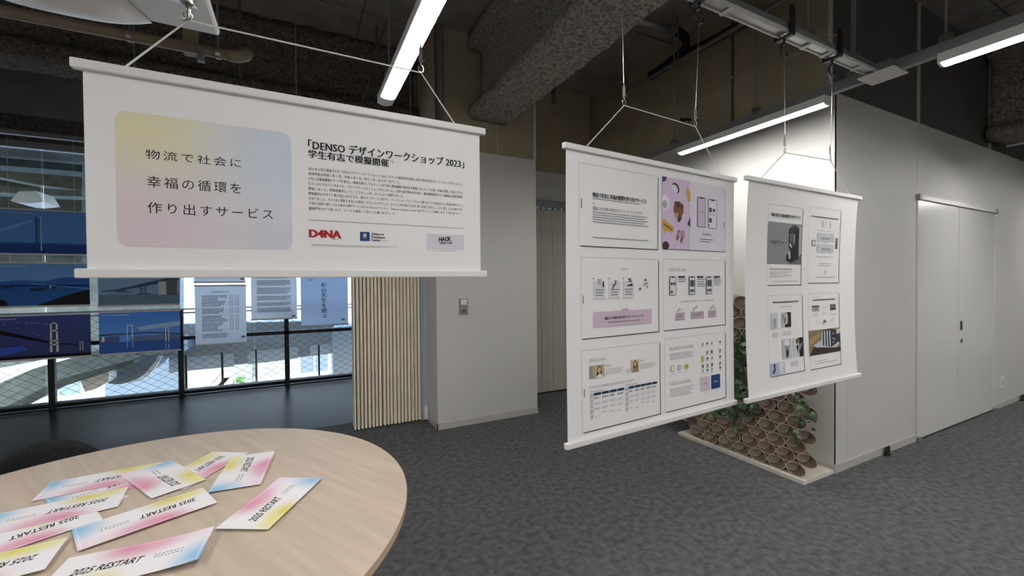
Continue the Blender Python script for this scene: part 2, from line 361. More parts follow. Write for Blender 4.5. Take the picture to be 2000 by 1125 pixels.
# far white building
bd = empty('white_building', (0, 30, -9), 'sunlit white building with ribbon windows beyond the courtyard', 'building')
bx('wall', M_bwhite, -40, 22, 30, 40, -9, 12, bd)
for k, z in enumerate((-7.2, -4.2, -1.0, 2.2, 5.4)):
    for i in range(22):
        x0 = -22 + i*2.0
        if (i + k) % 5 == 4: continue
        w = MB().box(x0, x0 + 1.6, 29.94, 30.02, z, z + (1.5 if k % 2 else 1.9)).build('window', M_bwin if (i*7+k) % 3 else M_bglass, bd)
        MB().box(x0 + .78, x0 + .84, 29.9, 29.96, z, z + 1.5).build('mullion', M_white, w)
    MB().box(-40, 22, 29.6, 30, z - .75, z - .45).build('ledge', M_bwhite, bd)
sc = empty('escape_stair', (-7, 26, -9), 'white diagonal steel escape stair in the courtyard', 'stairs')
for (a, b_) in (((352, 792), (428, 706)), ((400, 790), (436, 738)), ((366, 716), (428, 708)), ((378, 790), (432, 728))):
    p, q = ony(*a, 22), ony(*b_, 22); d = (q - p)
    MB().prism([p, p + Vector((.5, 0, 0)), q + Vector((.5, 0, 0)), q], (0, 0, 0), (0, .5, 0)).build('flight', M_bwhite, sc)
for nm, px, Y, h, r, lab in (('tree', 456, 26, 2.6, 1.2, 'green tree by the tall grey window bay outside'), ('tree', 578, 27, 1.8, .9, 'smaller green tree right of the railing post outside')):
    p = ony(px, 762, Y); random.seed(px); t = empty('tree', (p.x, p.y, -9), lab, 'tree', 'courtyard trees')
    MB().cyl((p.x, p.y, -9), (p.x, p.y, p.z), .12, 8, .06).build('trunk', M_stem, t)
    mb = MB()
    for i in range(900):
        q = Vector((random.gauss(0, .3)*r, random.gauss(0, .3)*r, abs(random.gauss(.0, .35))*h*.55 - 1.0)) + p
        a = Vector((random.uniform(-1, 1), random.uniform(-1, 1), random.uniform(-1, 1))).normalized()*.22; b_ = a.orthogonal().normalized()*.16
        mb.add([q - a, q + b_, q + a, q - b_], [(0, 1, 2, 3)])
    mb.build('foliage', M_tree, t, kind='stuff')
wedge('grey_bay', mat('grey_render', '9b9c96', .8), [(458, 690), (492, 686), (492, 800), (458, 800)], 28.5, 1.0, label='grey rendered bay on the white building', cat='wall')
orl = empty('outer_railing', (0, 8.6, -.6), 'thin dark outer railing posts beyond the glass', 'railing')
for px in (363, 434, 500, 564, 623):
    p = ony(px, 700, 8.6); MB().cyl((p.x, 8.6, -.9), (p.x, 8.6, .35), .018, 8).build('post', M_blackm, orl)
MB().cyl((-5, 8.6, -.55), (2, 8.6, -.55), .012, 8).build('rail', M_blackm, orl)

# ================================================================== inner railing with wire mesh
rl = empty('window_railing', (-.8, 7.05, 0), 'black steel railing with diamond wire mesh along the window', 'railing')
YRL = 7.05
for i in range(6):
    x = -3.95 + i*1.257
    MB().box(x - .03, x + .03, YRL - .02, YRL + .03, 0, 1.16).build('post', M_blackm, rl)
MB().box(-5, 2.3, YRL - .02, YRL + .02, .755, .805).build('rail', M_blackm, rl)
MB().box(-5, 2.3, YRL - .012, YRL + .012, .045, .065).build('rail', M_blackm, rl)
MB().box(-5, 2.3, YRL - .03, YRL + .03, 0, .012).build('rail', M_blackm, rl)
for z in (1.12, 1.17): MB().cyl((-5, YRL, z), (2.3, YRL, z), .009, 6).build('cable', M_galv, rl)
mb = MB(); dx, z0, z1, sl_ = .145, .065, 1.12, .62
n = int(7.3/dx) + 8
for i in range(-8, n):
    for s in (1, -1):
        x = -5 + i*dx; x2 = x + s*(z1 - z0)/sl_
        if s == -1: x += (z1 - z0)/sl_; x2 = x - (z1 - z0)/sl_
        a, b_ = Vector((x, YRL, z0)), Vector((x2, YRL, z1))
        def clip(a, b_):
            t0, t1 = 0, 1
            d = b_.x - a.x
            for lim, sg in ((-5, 1), (2.3, -1)):
                fa = (a.x - lim)*sg; fb = (b_.x - lim)*sg
                if fa < 0 and fb < 0: return None
                if fa < 0: t0 = max(t0, fa/(fa - fb))
                if fb < 0: t1 = min(t1, fa/(fa - fb))
            return (a.lerp(b_, t0), a.lerp(b_, t1)) if t1 > t0 else None
        c = clip(a, b_)
        if c: mb.cyl(c[0], c[1], .0023, 4, caps=False)
mb.build('wire_mesh', M_blackm, rl, kind='stuff')

# ================================================================== PRINTED SHEETS
_tc = {}
def text_geo(s, bold=0, shear=0, vert=False, spacing=1.0, res=2):
    k = (s, bold, shear, vert, spacing)
    if k in _tc: return _tc[k]
    c = bpy.data.curves.new('t', 'FONT'); c.body = '\n'.join(s) if vert else s; c.resolution_u = res; c.offset = bold; c.shear = shear
    c.space_character = spacing; c.fill_mode = 'FRONT'
    if vert: c.align_x = 'CENTER'; c.space_line = 1.0
    o = bpy.data.objects.new('t', c); COL.objects.link(o)
    me = bpy.data.meshes.new_from_object(o.evaluated_get(bpy.context.evaluated_depsgraph_get()))
    vs = [(v.co.x, v.co.y) for v in me.vertices]; fs = [tuple(p.vertices) for p in me.polygons]
    bpy.data.objects.remove(o); bpy.data.curves.remove(c); bpy.data.meshes.remove(me)
    x0, x1 = min(v[0] for v in vs), max(v[0] for v in vs); y0, y1 = min(v[1] for v in vs), max(v[1] for v in vs)
    g = ([((x - x0)/(x1 - x0), (y1 - y)/(y1 - y0)) for x, y in vs], fs, (x1 - x0)/(y1 - y0)); _tc[k] = g
    return g
class Sheet:
    """flat print surface: O top-left corner, U to the right, V down, N towards the reader"""
    def __init__(s, O, U, V, w, h, bow=None):
        s.O, s.U, s.V = Vector(O), Vector(U).normalized(), Vector(V).normalized(); s.N = -(s.U.cross(s.V)).normalized()
        s.w, s.h, s.bow, s.L = w, h, bow, {}
    def pt(s, u, v, off=0):
        p = s.O + s.U*u + s.V*v + s.N*off
        return p - s.N*s.bow(u, v) if s.bow else p
    def uv(s, px, py):
        d = ray(px, py); t = (s.O - CAM).dot(s.N)/d.dot(s.N); q = CAM + d*t - s.O
        return q.dot(s.U), q.dot(s.V)
    JOIN = {'panel_frame', 'panel_shadow_line', 'tower_print', 'toy_bear_print', 'machine_print', 'photo_print', 'portrait_photo', 'bridge_print', 'figure_print', 'pier_print', 'flow_line', 'chart_line', 'light_print', 'phone_print', 'phone_notch', 'icon_ring', 'shore_print', 'item_print', 'diagram_bar', 'diagram_arrow', 'icon_print', 'chart_dot', 'diagram_icon'}
    STUFF = {'flow_line', 'light_print', 'phone_print', 'icon_ring', 'chart_dot', 'item_print', 'diagram_icon', 'chart_line', 'diagram_arrow', 'diagram_bar', 'icon_print', 'pier_print', 'tower_print', 'phone_notch'}
    pid = 0; cnt = 0
    def put(s, name, m, layer, pts, faces, tok=None, extra=0):
        s.cnt += 1
        if tok is None: tok = ('j', s.pid) if name in s.JOIN else ('u', s.cnt)
        L = s.L.setdefault((name, m.name, layer, tok), [[], [], m]); n = len(L[0]); off = .0006 + .0005*layer + extra
        L[0] += [s.pt(u, v, off) for u, v in pts]; L[1] += [tuple(i + n for i in f) for f in faces]
        L.append([(u, v) for u, v in pts])
    def quad(s, name, m, layer, u0, v0, u1, v1, nu=1, nv=None, tok=None):
        if nv is None: nv = 10 if s.bow and abs(v1 - v0) > .1 else 1
        P = [(u0 + (u1-u0)*i/nu, v0 + (v1-v0)*j/nv) for j in range(nv+1) for i in range(nu+1)]
        s.put(name, m, layer, P, [(j*(nu+1)+i, j*(nu+1)+i+1, (j+1)*(nu+1)+i+1, (j+1)*(nu+1)+i) for j in range(nv) for i in range(nu)], tok)
    def rect(s, name, m, layer, a, b):
        u0, v0 = s.uv(*a); u1, v1 = s.uv(*b); s.quad(name, m, layer, u0, v0, u1, v1)
    def poly(s, name, m, layer, pix):
        P = [s.uv(*p) for p in pix]; s.put(name, m, layer, P, [tuple(range(len(P)))])
    def ell(s, name, m, layer, c, rx, ry, rot=0, n=18, hole=0):
        cr, sr = math.cos(rot), math.sin(rot); ring = lambda k: [(c[0] + k*(rx*math.cos(t)*cr - ry*math.sin(t)*sr), c[1] + k*(rx*math.cos(t)*sr + ry*math.sin(t)*cr)) for t in (2*math.pi*i/n for i in range(n))]
        if not hole: s.poly(name, m, layer, ring(1)); return
        P = [s.uv(*p) for p in ring(1) + ring(hole)]; s.put(name, m, layer, P, [(i, (i+1) % n, n + (i+1) % n, n + i) for i in range(n)])
    def rrect(s, name, m, layer, u0, v0, u1, v1, r, n=6):
        P = []
        for cx, cy, a0 in ((u1 - r, v0 + r, -90), (u1 - r, v1 - r, 0), (u0 + r, v1 - r, 90), (u0 + r, v0 + r, 180)):
            for i in range(n + 1): a = math.radians(a0 + 90*i/n); P.append((cx + r*math.cos(a), cy + r*math.sin(a)))
        s.put(name, m, layer, P, [tuple(range(len(P)))])
    def line(s, name, m, layer, a, b, w):
        (u0, v0), (u1, v1) = s.uv(*a), s.uv(*b); d = math.hypot(u1 - u0, v1 - v0) or 1; nx, ny = -(v1 - v0)/d*w/2, (u1 - u0)/d*w/2
        s.put(name, m, layer, [(u0+nx, v0+ny), (u1+nx, v1+ny), (u1-nx, v1-ny), (u0-nx, v0-ny)], [(0, 1, 2, 3)])
    def frame(s, name, m, layer, u0, v0, u1, v1, w=.0012, wb=None):
        wb = wb or w
        s.quad(name, m, layer, u0, v0, u1, v0 + w); s.quad(name, m, layer, u0, v0, u0 + w, v1)
        s.quad(name, m, layer, u0 + wb, v1 - wb, u1, v1); s.quad(name, m, layer, u1 - wb, v0 + wb, u1, v1)
    def text(s, name, m, layer, string, a, b, uvbox=False, rot=0, thick=0, **k):
        vs, fs, _ = text_geo(string, **k)
        (u0, v0), (u1, v1) = (a, b) if uvbox else (s.uv(*a), s.uv(*b))
        s.cnt += 1; em = v1 - v0
        for kx, dx in enumerate((-thick*em, 0, thick*em) if thick else (0,)):
            s.put(name, m, layer, [(u0 + x*(u1-u0) + dx, v0 + y*(v1-v0) - x*rot*(v1-v0)) for x, y in vs], fs, tok=('t', s.cnt), extra=.00012*kx)
    def greek(s, name, m, layer, a, b, lines, seed=0, fill=.4, ragged=.3, uvbox=False):
        s.cnt += 1; tk = ('g', s.pid); m = {G.name: ink('98989c'), K.name: ink('5e5e62'), LG.name: ink('b4b4b6')}.get(m.name, m)
        (u0, v0), (u1, v1) = (a, b) if uvbox else (s.uv(*a), s.uv(*b)); rnd = random.Random(seed); ph = (v1 - v0)/lines
        for i in range(lines):
            v = v0 + ph*i; ue = u0 + (u1 - u0)*(1 - (rnd.random()*ragged if i % 2 or i == lines-1 else rnd.random()*ragged*.3)); u = u0
            while u < ue:
                wl = min(ph*fill*rnd.uniform(.8, 4), ue - u); s.quad(name, m, layer, u, v, u + wl, v + ph*fill, nv=1, tok=tk); u += wl + ph*fill*.35
    def flush(s, parent):
        for (nm, _, layer, tok), L in s.L.items():
            mb = MB(); mb.v = [tuple(p) for p in L[0]]; mb.f = L[1]; mb.uv = [q for g in L[3:] for q in g]; mb.build(nm, L[2], parent, kind='stuff' if tok[0] == 'g' or nm in s.STUFF else None)

K = ink('232323'); G = ink('6a6a6a'); LG = ink('a9a9a9'); GREY_LINE = ink('8e8e8e'); VLG = ink('c4c2c6')
PINK = ink('d8c3d4'); NAVY = ink('1f4478'); WHITE = ink('eeeeee'); RED = ink('a5231f')

def banner(name, label, tl, tr, bl, br, Y, ang, rail_h=.022, inset=.012, bow=None, hang=None, peaks=None):
    """banner hung at plane through (x?, Y) turned by ang about the vertical"""
    a = math.radians(ang); U = Vector((math.cos(a), math.sin(a), 0)); Vd = Vector((0, 0, -1)); N = Vector((math.sin(a), -math.cos(a), 0))
    mid = ony((tl[0] + tr[0])/2, (tl[1] + tr[1])/2, Y)
    def on(p): d = ray(*p); return CAM + d*((mid - CAM).dot(N)/d.dot(N))
    TL, TR, BL, BR = on(tl), on(tr), on(bl), on(br)
    uL = ((TL - mid).dot(U) + (BL - mid).dot(U))/2; uR = ((TR - mid).dot(U) + (BR - mid).dot(U))/2
    zt = (TL.z + TR.z)/2; zb = (BL.z + BR.z)/2
    w = uR - uL - 2*inset; h = zt - zb - rail_h*1.4
    O = mid + U*(uL + inset); O.z = zt - rail_h*.7
    sh = Sheet(O, U, Vd, w, h, bow); sh.N = N
    root = empty(name, (mid.x, mid.y, zb), label, 'banner', 'hanging exhibition banners')
    nu, nv = 6, 24; mb = MB(); vs = []; uvs = []
    for off in (0, -.0006):
        for j in range(nv + 1):
            for i in range(nu + 1): vs.append(sh.pt(w*i/nu, h*j/nv, off)); uvs.append((w*i/nu, h*j/nv))
    B = (nu+1)*(nv+1); fs = []
    for base in (0, B):
        for j in range(nv):
            for i in range(nu): q = base + j*(nu+1)+i; fs.append((q, q+1, q+nu+2, q+nu+1))
    for i in range(nu): fs += [(i, i+1, B+i+1, B+i), (nv*(nu+1)+i, nv*(nu+1)+i+1, B+nv*(nu+1)+i+1, B+nv*(nu+1)+i)]
    for j in range(nv): a_, b_ = j*(nu+1), (j+1)*(nu+1); fs += [(a_, b_, B+b_, B+a_), (a_+nu, b_+nu, B+b_+nu, B+a_+nu)]
    mb.add(vs, fs); paper = mb.build('paper', M_paper, root, smooth=False)
    for nm, z in (('top_rail', zt - rail_h), ('bottom_rail', zb)):
        M = Matrix.Translation(mid + U*((uL+uR)/2) - Vector((0, 0, mid.z - z))) @ Matrix.Rotation(a, 4, 'Z')
        L = (uR - uL)/2
        MB().box(-L, L, -.011, .009, 0, rail_h, M).build(nm, M_railw, root, bevel=.003)
    hp = [on(p) for p in hang]; pk = [on(p) for p in peaks]
    for p in hp: p.z = zt - .004
    MB().path([hp[0], pk[0], pk[1], hp[1]], .0022, 6).build('cord', M_railw, root)
    return root, paper, sh, pk

YB = 1.29
# ---------------- banner one (wide)
b1, p1, s1, pk1 = banner('hanging_banner', 'wide landscape banner with pastel box and long text over the table', (131, 112), (943.5, 251.8), (156, 543.8), (952, 541), YB, 0,
    inset=.019, hang=((240, 128), (890, 240)), peaks=((367, 40), (822, 142)))
u0, v0 = s1.uv(228, 216); u1, v1 = s1.uv(570, 487)
u0b = (s1.uv(222, 230)[0] + s1.uv(232, 470)[0])/2; u1b = (s1.uv(567, 270)[0] + s1.uv(572, 480)[0])/2
v0b = (s1.uv(300, 226)[1] + s1.uv(540, 255)[1])/2; v1b = (s1.uv(300, 483)[1] + s1.uv(540, 487)[1])/2
hh, ww = v1b - v0b, u1b - u0b
grad = blend_mat('pastel_print', 'd9d6d9', [(u0b + ww*.12, v0b + hh*.1, ww*.75, hh*.8, 'dfd8b4'), (u0b + ww*1.0, v0b + hh*.2, ww*.7, hh*.9, 'c6cfdf'), (u0b + ww*.1, v0b + hh*.9, ww*.85, hh*.75, 'd8c7cd'), (u0b + ww*.9, v0b + hh*.95, ww*.5, hh*.4, 'cdccd6')])
s1.rrect('pastel_box', grad, 0, u0b, v0b, u1b, v1b, .022)
for string, a, b_ in (('物流で社会に', (284, 291), (471, 328)), ('幸福の循環を', (287, 343), (471, 379)), ('作り出すサービス', (288, 394), (533, 429))):
    # baseline slopes in the photo come from perspective only; use the mid-line of each row
    ul, vl = s1.uv(a[0], a[1]); ur, vr = s1.uv(b_[0], b_[1])
    s1.text('slogan_text', K, 1, string, (ul, vl), (ur, vr), uvbox=True, spacing=1.28)
s1.text('headline_text', K, 1, '「DENSO デザインワークショップ 2023」', (602, 272), (906, 329), thick=.032, spacing=1.05)
s1.text('headline_text', K, 1, '学生有志で模擬開催', (602, 292), (759, 326), thick=.032, spacing=1.05)
s1.text('headline_text', K, 1, '*1', (762, 313), (768, 319))
body = ['2023 年 2 月に開催された「DENSO デザインワークショップ 2023」のテーマ使用許可を頂き､本学の有志学生でワークショップを行いました。',
 '参加学生は学部 2 年 1 名、学部 4 年 5 名、修士 1 年 1 名の計 7 名でした。',
 '3 月には事前課題のテーマを提示し､情報収集をしてもらい､4 月下旬に事前課題の発表会を開催しました。その後「幸福の循環」を起こすサー',
 'ビスとはどのように作るのか、グループディスカッションを行いました。2 回の進捗報告会を挟み、事前課題発表から 3 週間後に最終発表を',
 '開催しました。授業期間中ということで忙しい中、みんなよく頑張りました。',
 '開催目的はデザイン能力向上はもちろん、夏のインターンに向けて、ワークショップというものに慣れることや自信のつく作品を増やすこと',
 'がありました。そのため､学部 3 年生にも参加してもらうべきでした。ちゃんと声を掛けられず､申し訳ありません。これに関しては心残りです。',
 '今後の活動に関しては D4NA 活動サイト､または Discord サーバー「Shibaura Database Center @デザイン」に掲載します（下記 QR から）。',
 '直接声をかけて頂いたり、メールで連絡して頂いても構いません。*2']
ua, va = s1.uv(602, 326); ub, vb = s1.uv(904, 422); ends = (1, .555, 1, 1, .58, 1, 1, 1, .515)
vb = s1.uv(602, 411)[1]; ph = (vb - va)/8.78
for i, ln in enumerate(body):
    s1.text('body_text', ink('3a3a3a'), 1, ln, (ua, va + ph*i), (ua + (ub - ua)*ends[i], va + ph*i + ph*.62), uvbox=True)
s1.line('rule_line', GREY_LINE, 1, (603, 429.5), (905, 446), .0014)
s1.text('logo_text', RED, 1, 'D4NA', (604, 448), (666, 465.5), bold=.02, thick=.06)
s1.text('logo_caption', K, 1, '活動サイト', (648, 465.5), (666, 469))
q0, q1 = s1.uv(703, 452.5), s1.uv(722, 471); s1.rrect('blue_icon', NAVY, 1, q0[0], q0[1], q1[0], q1[1], .002)
s1.ell('icon_shape', ink('c9c6c6'), 2, (712.5, 461), 3.6, 5.0); s1.ell('icon_shape', ink('b5764e'), 3, (713, 463.5), 2.4, 2.8)
for string, a, b_ in (('Shibaura', (725.5, 454.5), (750, 460)), ('Database', (725.5, 460.5), (752, 466)), ('Center', (725.5, 466.2), (744, 471.5))):
    s1.text('logo_text', K, 1, string, a, b_, bold=.02)
s1.text('logo_caption', K, 1, 'デザイン', (746, 469), (758, 472))
s1.greek('footnote', LG, 1, (608, 476.5), (780, 486), 2, seed=4, fill=.45, ragged=.2)
q0, q1 = s1.uv(833, 456), s1.uv(906, 487); s1.quad('grey_box', ink('d0cdd6'), 1, q0[0], q0[1], q1[0], q1[1])
s1.text('logo_text', K, 2, 'HACK', (856.5, 463.5), (881, 473), bold=.06, rot=.28)
s1.text('logo_text', K, 2, 'OPEN LAB', (858, 473.0), (882.5, 478.2), bold=.04, rot=.45)
s1.greek('footnote', LG, 1, (834, 488), (893, 492), 1, seed=5, fill=.5, ragged=0)
s1.flush(p1)

# ---------------- banner two (six panels)
b2, p2, s2, pk2 = banner('hanging_banner', 'tall banner with six framed app design panels, middle of the three', (1098, 279), (1435, 346), (1106, 880), (1438, 787), YB, 4,
    inset=.012, hang=((1143, 286), (1408, 340)), peaks=((1219, 206), (1358, 247)), bow=lambda u, v: .004*math.sin(math.pi*min(1, max(0, v/1.05))))
def panel(s, quad, shade=True):
    """quad px TL TR BR BL -> averaged upright rectangle"""; s.pid += 1
    c = [s.uv(*q) for q in quad]; u0 = (c[0][0] + c[3][0])/2; u1 = (c[1][0] + c[2][0])/2; v0 = (c[0][1] + c[1][1])/2; v1 = (c[2][1] + c[3][1])/2
    s.frame('panel_frame', LG, 1, u0, v0, u1, v1, .0012)
    if shade: s.quad('panel_shadow_line', ink('55555a'), 2, u0 + .006, v1 - .001, u1 + .002, v1 + .003); s.quad('panel_shadow_line', ink('55555a'), 2, u1 - .001, v0 + .006, u1 + .0025, v1 + .003)
    return u0, v0, u1, v1
class Pn:
    """fractional coordinates inside a panel"""
    def __init__(s, sh, r): s.s, s.r = sh, r
    def c(s, x, y): return (s.r[0] + (s.r[2]-s.r[0])*x, s.r[1] + (s.r[3]-s.r[1])*y)
    def text(s, nm, m, string, x0, y0, x1, y1, layer=3, **k): s.s.text(nm, m, layer, string, s.c(x0, y0), s.c(x1, y1), uvbox=True, **k)
    def greek(s, nm, m, x0, y0, x1, y1, n, seed=0, layer=3, **k): s.s.greek(nm, m, layer, s.c(x0, y0), s.c(x1, y1), n, seed, uvbox=True, **k)
    def quad(s, nm, m, x0, y0, x1, y1, layer=3): a, b = s.c(x0, y0), s.c(x1, y1); s.s.quad(nm, m, layer, a[0], a[1], b[0], b[1])
    def rr(s, nm, m, x0, y0, x1, y1, r=.004, layer=3): a, b = s.c(x0, y0), s.c(x1, y1); s.s.rrect(nm, m, layer, a[0], a[1], b[0], b[1], r, 3)
    def poly(s, nm, m, P, layer=4): s.s.put(nm, m, layer, [s.c(*p) for p in P], [tuple(range(len(P)))])
    def ell(s, nm, m, x, y, rx, ry, rot=0, layer=4, n=16):
        w, h = s.r[2]-s.r[0], s.r[3]-s.r[1]; c = s.c(x, y); cr, sr = math.cos(rot), math.sin(rot); rx *= w; ry *= w
        s.s.put(nm, m, layer, [(c[0] + rx*math.cos(t)*cr - ry*math.sin(t)*sr, c[1] + rx*math.cos(t)*sr + ry*math.sin(t)*cr) for t in (2*math.pi*i/n for i in range(n))], [tuple(range(n))])
    def phone(s, x0, y0, x1, y1, fill, layer=3):
        s.rr('phone_outline', ink('2e2a33'), x0, y0, x1, y1, .006, layer); dx, dy = .008, .008
        s.rr('phone_screen', fill, x0 + dx, y0 + dy, x1 - dx, y1 - dy, .005, layer + 1)
        xm = (x0 + x1)/2; hw = (x1 - x0)*.22; s.quad('phone_notch', ink('2e2a33'), xm - hw, y0 + dy, xm + hw, y0 + dy + .014, layer + 2)
P = Pn(s2, panel(s2, [(1129, 317), (1284, 344), (1287, 487), (1133, 480)]))
P.text('panel_title', K, '物流で社会に幸福の循環を作り出すサービス', .155, .335, .835, .395, thick=.03)
P.greek('body_text', G, .155, .405, .76, .43, 1, 1, ragged=0); P.quad('text_bar', K, .155, .47, .17, .478)
P.text('panel_subtitle', ink('3a3a3a'), '商品に人々の想い出をのせたフリーマーケットアプリ', .155, .505, .78, .552)
P.greek('body_text', G, .155, .57, .87, .72, 5, 2, ragged=.12); P.greek('body_text', K, .155, .885, .86, .905, 1, 3, ragged=0); P.greek('body_text', K, .022, .43, .036, .55, 8, 4, fill=.7, ragged=.2)
r2 = panel(s2, [(1292, 345), (1416, 366), (1417, 490), (1295, 487)]); P = Pn(s2, r2)
P.quad('lilac_photo', ink('cdb9d2'), 0, 0, .415, 1, 3); P.quad('lilac_panel', ink('d7d3dd'), .415, 0, 1, 1, 3)
P.ell('ring_print', ink('3a302c'), .19, .135, .06, .045, .6); P.ell('ring_print', ink('d6cfd6'), .175, .15, .05, .038, .6, 5)
P.poly('toy_plane_print', ink('c79d4a'), [(.345, .12), (.37, .1), (.415, .17), (.415, .29), (.38, .3), (.35, .2)])
P.ell('cup_print', ink('dcdcde'), .04, .36, .06, .075); P.ell('cup_print', ink('a7a6aa'), .03, .385, .04, .04, 0, 5)
for x, y, r, c in ((.235, .43, .075, '7a4c36'), (.19, .35, .02, '5c3a2a'), (.285, .385, .025, '5c3a2a'), (.225, .365, .03, '4a2f24'), (.205, .52, .03, 'a98a78'), (.25, .545, .03, '5c3a2a'), (.24, .58, .02, '4a2f24')):
    P.ell('toy_bear_print', ink(c), x, y, r, r*1.05, 0, 4 if r > .05 else 5)
P.poly('toy_plane_print', ink('c79d4a'), [(0, .6), (.04, .59), (.17, .7), (.15, .77), (.06, .75), (.03, .79), (0, .7)]); P.poly('toy_plane_print', ink('8a6429'), [(.02, .64), (.15, .72), (.14, .74), (.01, .67)], 5)
P.poly('bag_print', ink('2b2b66'), [(.415, .52), (.39, .57), (.37, .63), (.415, .67)]); P.poly('bag_print', ink('2b2b66'), [(0, .0), (.06, .0), (.05, .05), (0, .08)])
for dx_ in (0, .06): P.poly('shoe_print', ink('8d5048'), [(.23 + dx_, .72), (.27 + dx_, .74 + dx_*.3), (.265 + dx_, .8), (.215 + dx_, .885 + dx_*.6), (.2 + dx_, .86 + dx_*.6)])
for dx_ in (0, .06): P.poly('shoe_print', ink('b59aa6'), [(.235 + dx_, .74), (.262 + dx_, .76), (.255 + dx_, .81), (.225 + dx_, .83)], 5)
P.ell('ring_print', ink('3a302c'), .05, .955, .05, .04)
P.phone(.52, .205, .66, .655, ink('c7b5ca'), 4); P.phone(.7, .215, .85, .66, ink('dcdbe0'), 4)
P.greek('phone_print', ink('4a4a4e'), .56, .425, .62, .437, 1, 3, 6)
for x0, y0, x1, y1 in ((.715, .345, .76, .41), (.775, .355, .815, .4), (.715, .5, .76, .57), (.71, .6, .725, .625)): P.quad('phone_print', ink('4b4a50'), x0, y0, x1, y1, 6)
P.greek('phone_print', ink('8d8d94'), .715, .43, .835, .47, 3, 9, 6)
P.text('logo_text', ink('3b3b40'), 'REMINI', .61, .742, .755, .772, 5, shear=.2)
P.greek('body_text', ink('5a5a60'), .57, .825, .80, .895, 2, 5, 5, fill=.32); P.greek('body_text', K, .965, .55, .98, .64, 7, 3, 5, fill=.7)
P = Pn(s2, panel(s2, [(1133, 502), (1287, 506), (1288, 647), (1137, 663)]))
P.text('panel_title', K, 'INTRODUCTION', .485, .135, .57, .15)
for i, x in enumerate((.15, .335, .515)):
    P.quad('pale_card', ink('d3d0d6'), x, .3, x + .135, .52, 3); P.greek('body_text', ink('4a4a4e'), x + .02, .4, x + .125, .5, 3, i, 4, fill=.3)
    P.quad('text_bar', G, x - .01, .255, x + .005, .268)
P.poly('figure_print', K, [(.255, .3), (.265, .29), (.27, .32), (.275, .38), (.262, .36), (.25, .385)]); P.quad('figure_print', LG, .195, .27, .235, .34, 4)
P.poly('figure_print', G, [(.37, .39), (.38, .34), (.4, .33), (.41, .29), (.425, .29), (.42, .34), (.395, .37), (.385, .4)]); P.quad('figure_print', K, .405, .285, .425, .3)
P.text('figure_print', ink('3c3c44'), '%', .575, .26, .625, .315, 4, bold=.03); P.poly('figure_print', K, [(.54, .36), (.58, .345), (.63, .33), (.635, .365)])
P.line = None
for a, b_ in (((.71, .362), (.88, .352)), ((.79, .27), (.79, .45))): P.poly('chart_line', LG, [a, (b_[0], b_[1]), (b_[0] + .002, b_[1] + .003), (a[0] + .002, a[1] + .003)])
for x, y, c in ((.81, .285, '5a4a40'), (.835, .33, 'b98a70'), (.805, .335, 'c08a80'), (.835, .38, 'a98a50'), (.735, .405, '2f3c3c')): P.ell('item_print', ink(c), x, y, .012, .013)
P.quad('pink_band', ink('c9b5c5'), .145, .68, .895, .875, 3); P.quad('pink_band', ink('c0adbd'), .49, .655, .58, .684, 3)
P.text('band_text', K, '商品に人々の想い出をのせたフリーマーケットアプリ', .275, .745, .78, .785, 4, thick=.03); P.greek('band_text', K, .32, .815, .74, .84, 1, 8, 4, ragged=0)
P.greek('body_text', K, .022, .47, .036, .57, 8, 4, fill=.7, ragged=.2)
P = Pn(s2, panel(s2, [(1295, 506), (1417, 508), (1418, 634), (1297, 646)]))
P.text('panel_title', LG, 'HOW TO USE', .085, .13, .33, .175)
for i, x in enumerate((.09, .385, .665)):
    P.phone(x, .245, x + .1, .515, ink('d7d5da'), 3)
    if i: P.quad('phone_print', ink('55555e'), x + .015, .3, x + .085, .395, 6); P.quad('phone_print', ink('6a6a72'), x + .015, .435, x + .085, .475, 6)
    else:
        for yy, xx in ((.33, .015), (.33, .055), (.445, .015)): P.quad('phone_print', ink('55555e'), x + xx, yy, x + xx + .03, yy + .04, 6)
    P.rr('dark_pill', ink('43444c'), x + .13, .24, x + .235, .268, .003); P.greek('body_text', ink('5a5a5e'), x + .13, .285, x + .265, .34 + .08*i if i < 2 else .4, 2 + 2*i if i < 2 else 5, i + 20, fill=.3)
P.text('panel_subtitle', K, 'すべての商品がひとびとの想い出のつまった、特別な商品になる', .25, .595, .79, .617, 4)
for i, (x0, x1) in enumerate(((.19, .315), (.425, .62), (.71, .83))):
    P.quad('pink_card', ink('6e5c6c'), x0 - .004, .768 - .0, x1 + .004, .868, 3); P.quad('pink_card', ink('c3aebf'), x0, .773, x1, .863, 4); P.greek('card_text', ink('5a3a55'), x0 + .015, .79, x1 - .015, .845, 3 if i % 2 == 0 else 4, i, 5, fill=.35)
    for k in range(i + 2): P.ell('icon_ring', LG, x0 + .03 + .025*k, .735 - .02*(k % 3), .011, .013, 0, 3, 10)
P = Pn(s2, panel(s2, [(1135, 686), (1288, 667), (1291, 808), (1138, 845)]))
P.text('panel_title', LG, 'PERSONA', .09, .115, .285, .155); P.text('panel_title', LG, 'CUSTOMER JOURNEY MAP', .09, .45, .63, .492)
P.quad('portrait_photo', ink('b7a684'), .09, .20, .262, .36, 3); P.quad('portrait_photo', ink('8d8f86'), .09, .2, .125, .36, 4); P.poly('portrait_photo', ink('2a2322'), [(.165, .36), (.18, .23), (.205, .21), (.225, .24), (.235, .36)], 5)
P.ell('portrait_photo', ink('c8a48c'), .2, .265, .02, .028, 0, 6); P.poly('portrait_photo', ink('d8d6d6'), [(.15, .36), (.19, .31), (.22, .31), (.25, .36)], 7)
P.quad('portrait_photo', ink('c9b48d'), .6, .2, .705, .36, 3); P.poly('portrait_photo', ink('2a2420'), [(.625, .32), (.63, .23), (.655, .205), (.68, .24), (.69, .32)], 4)
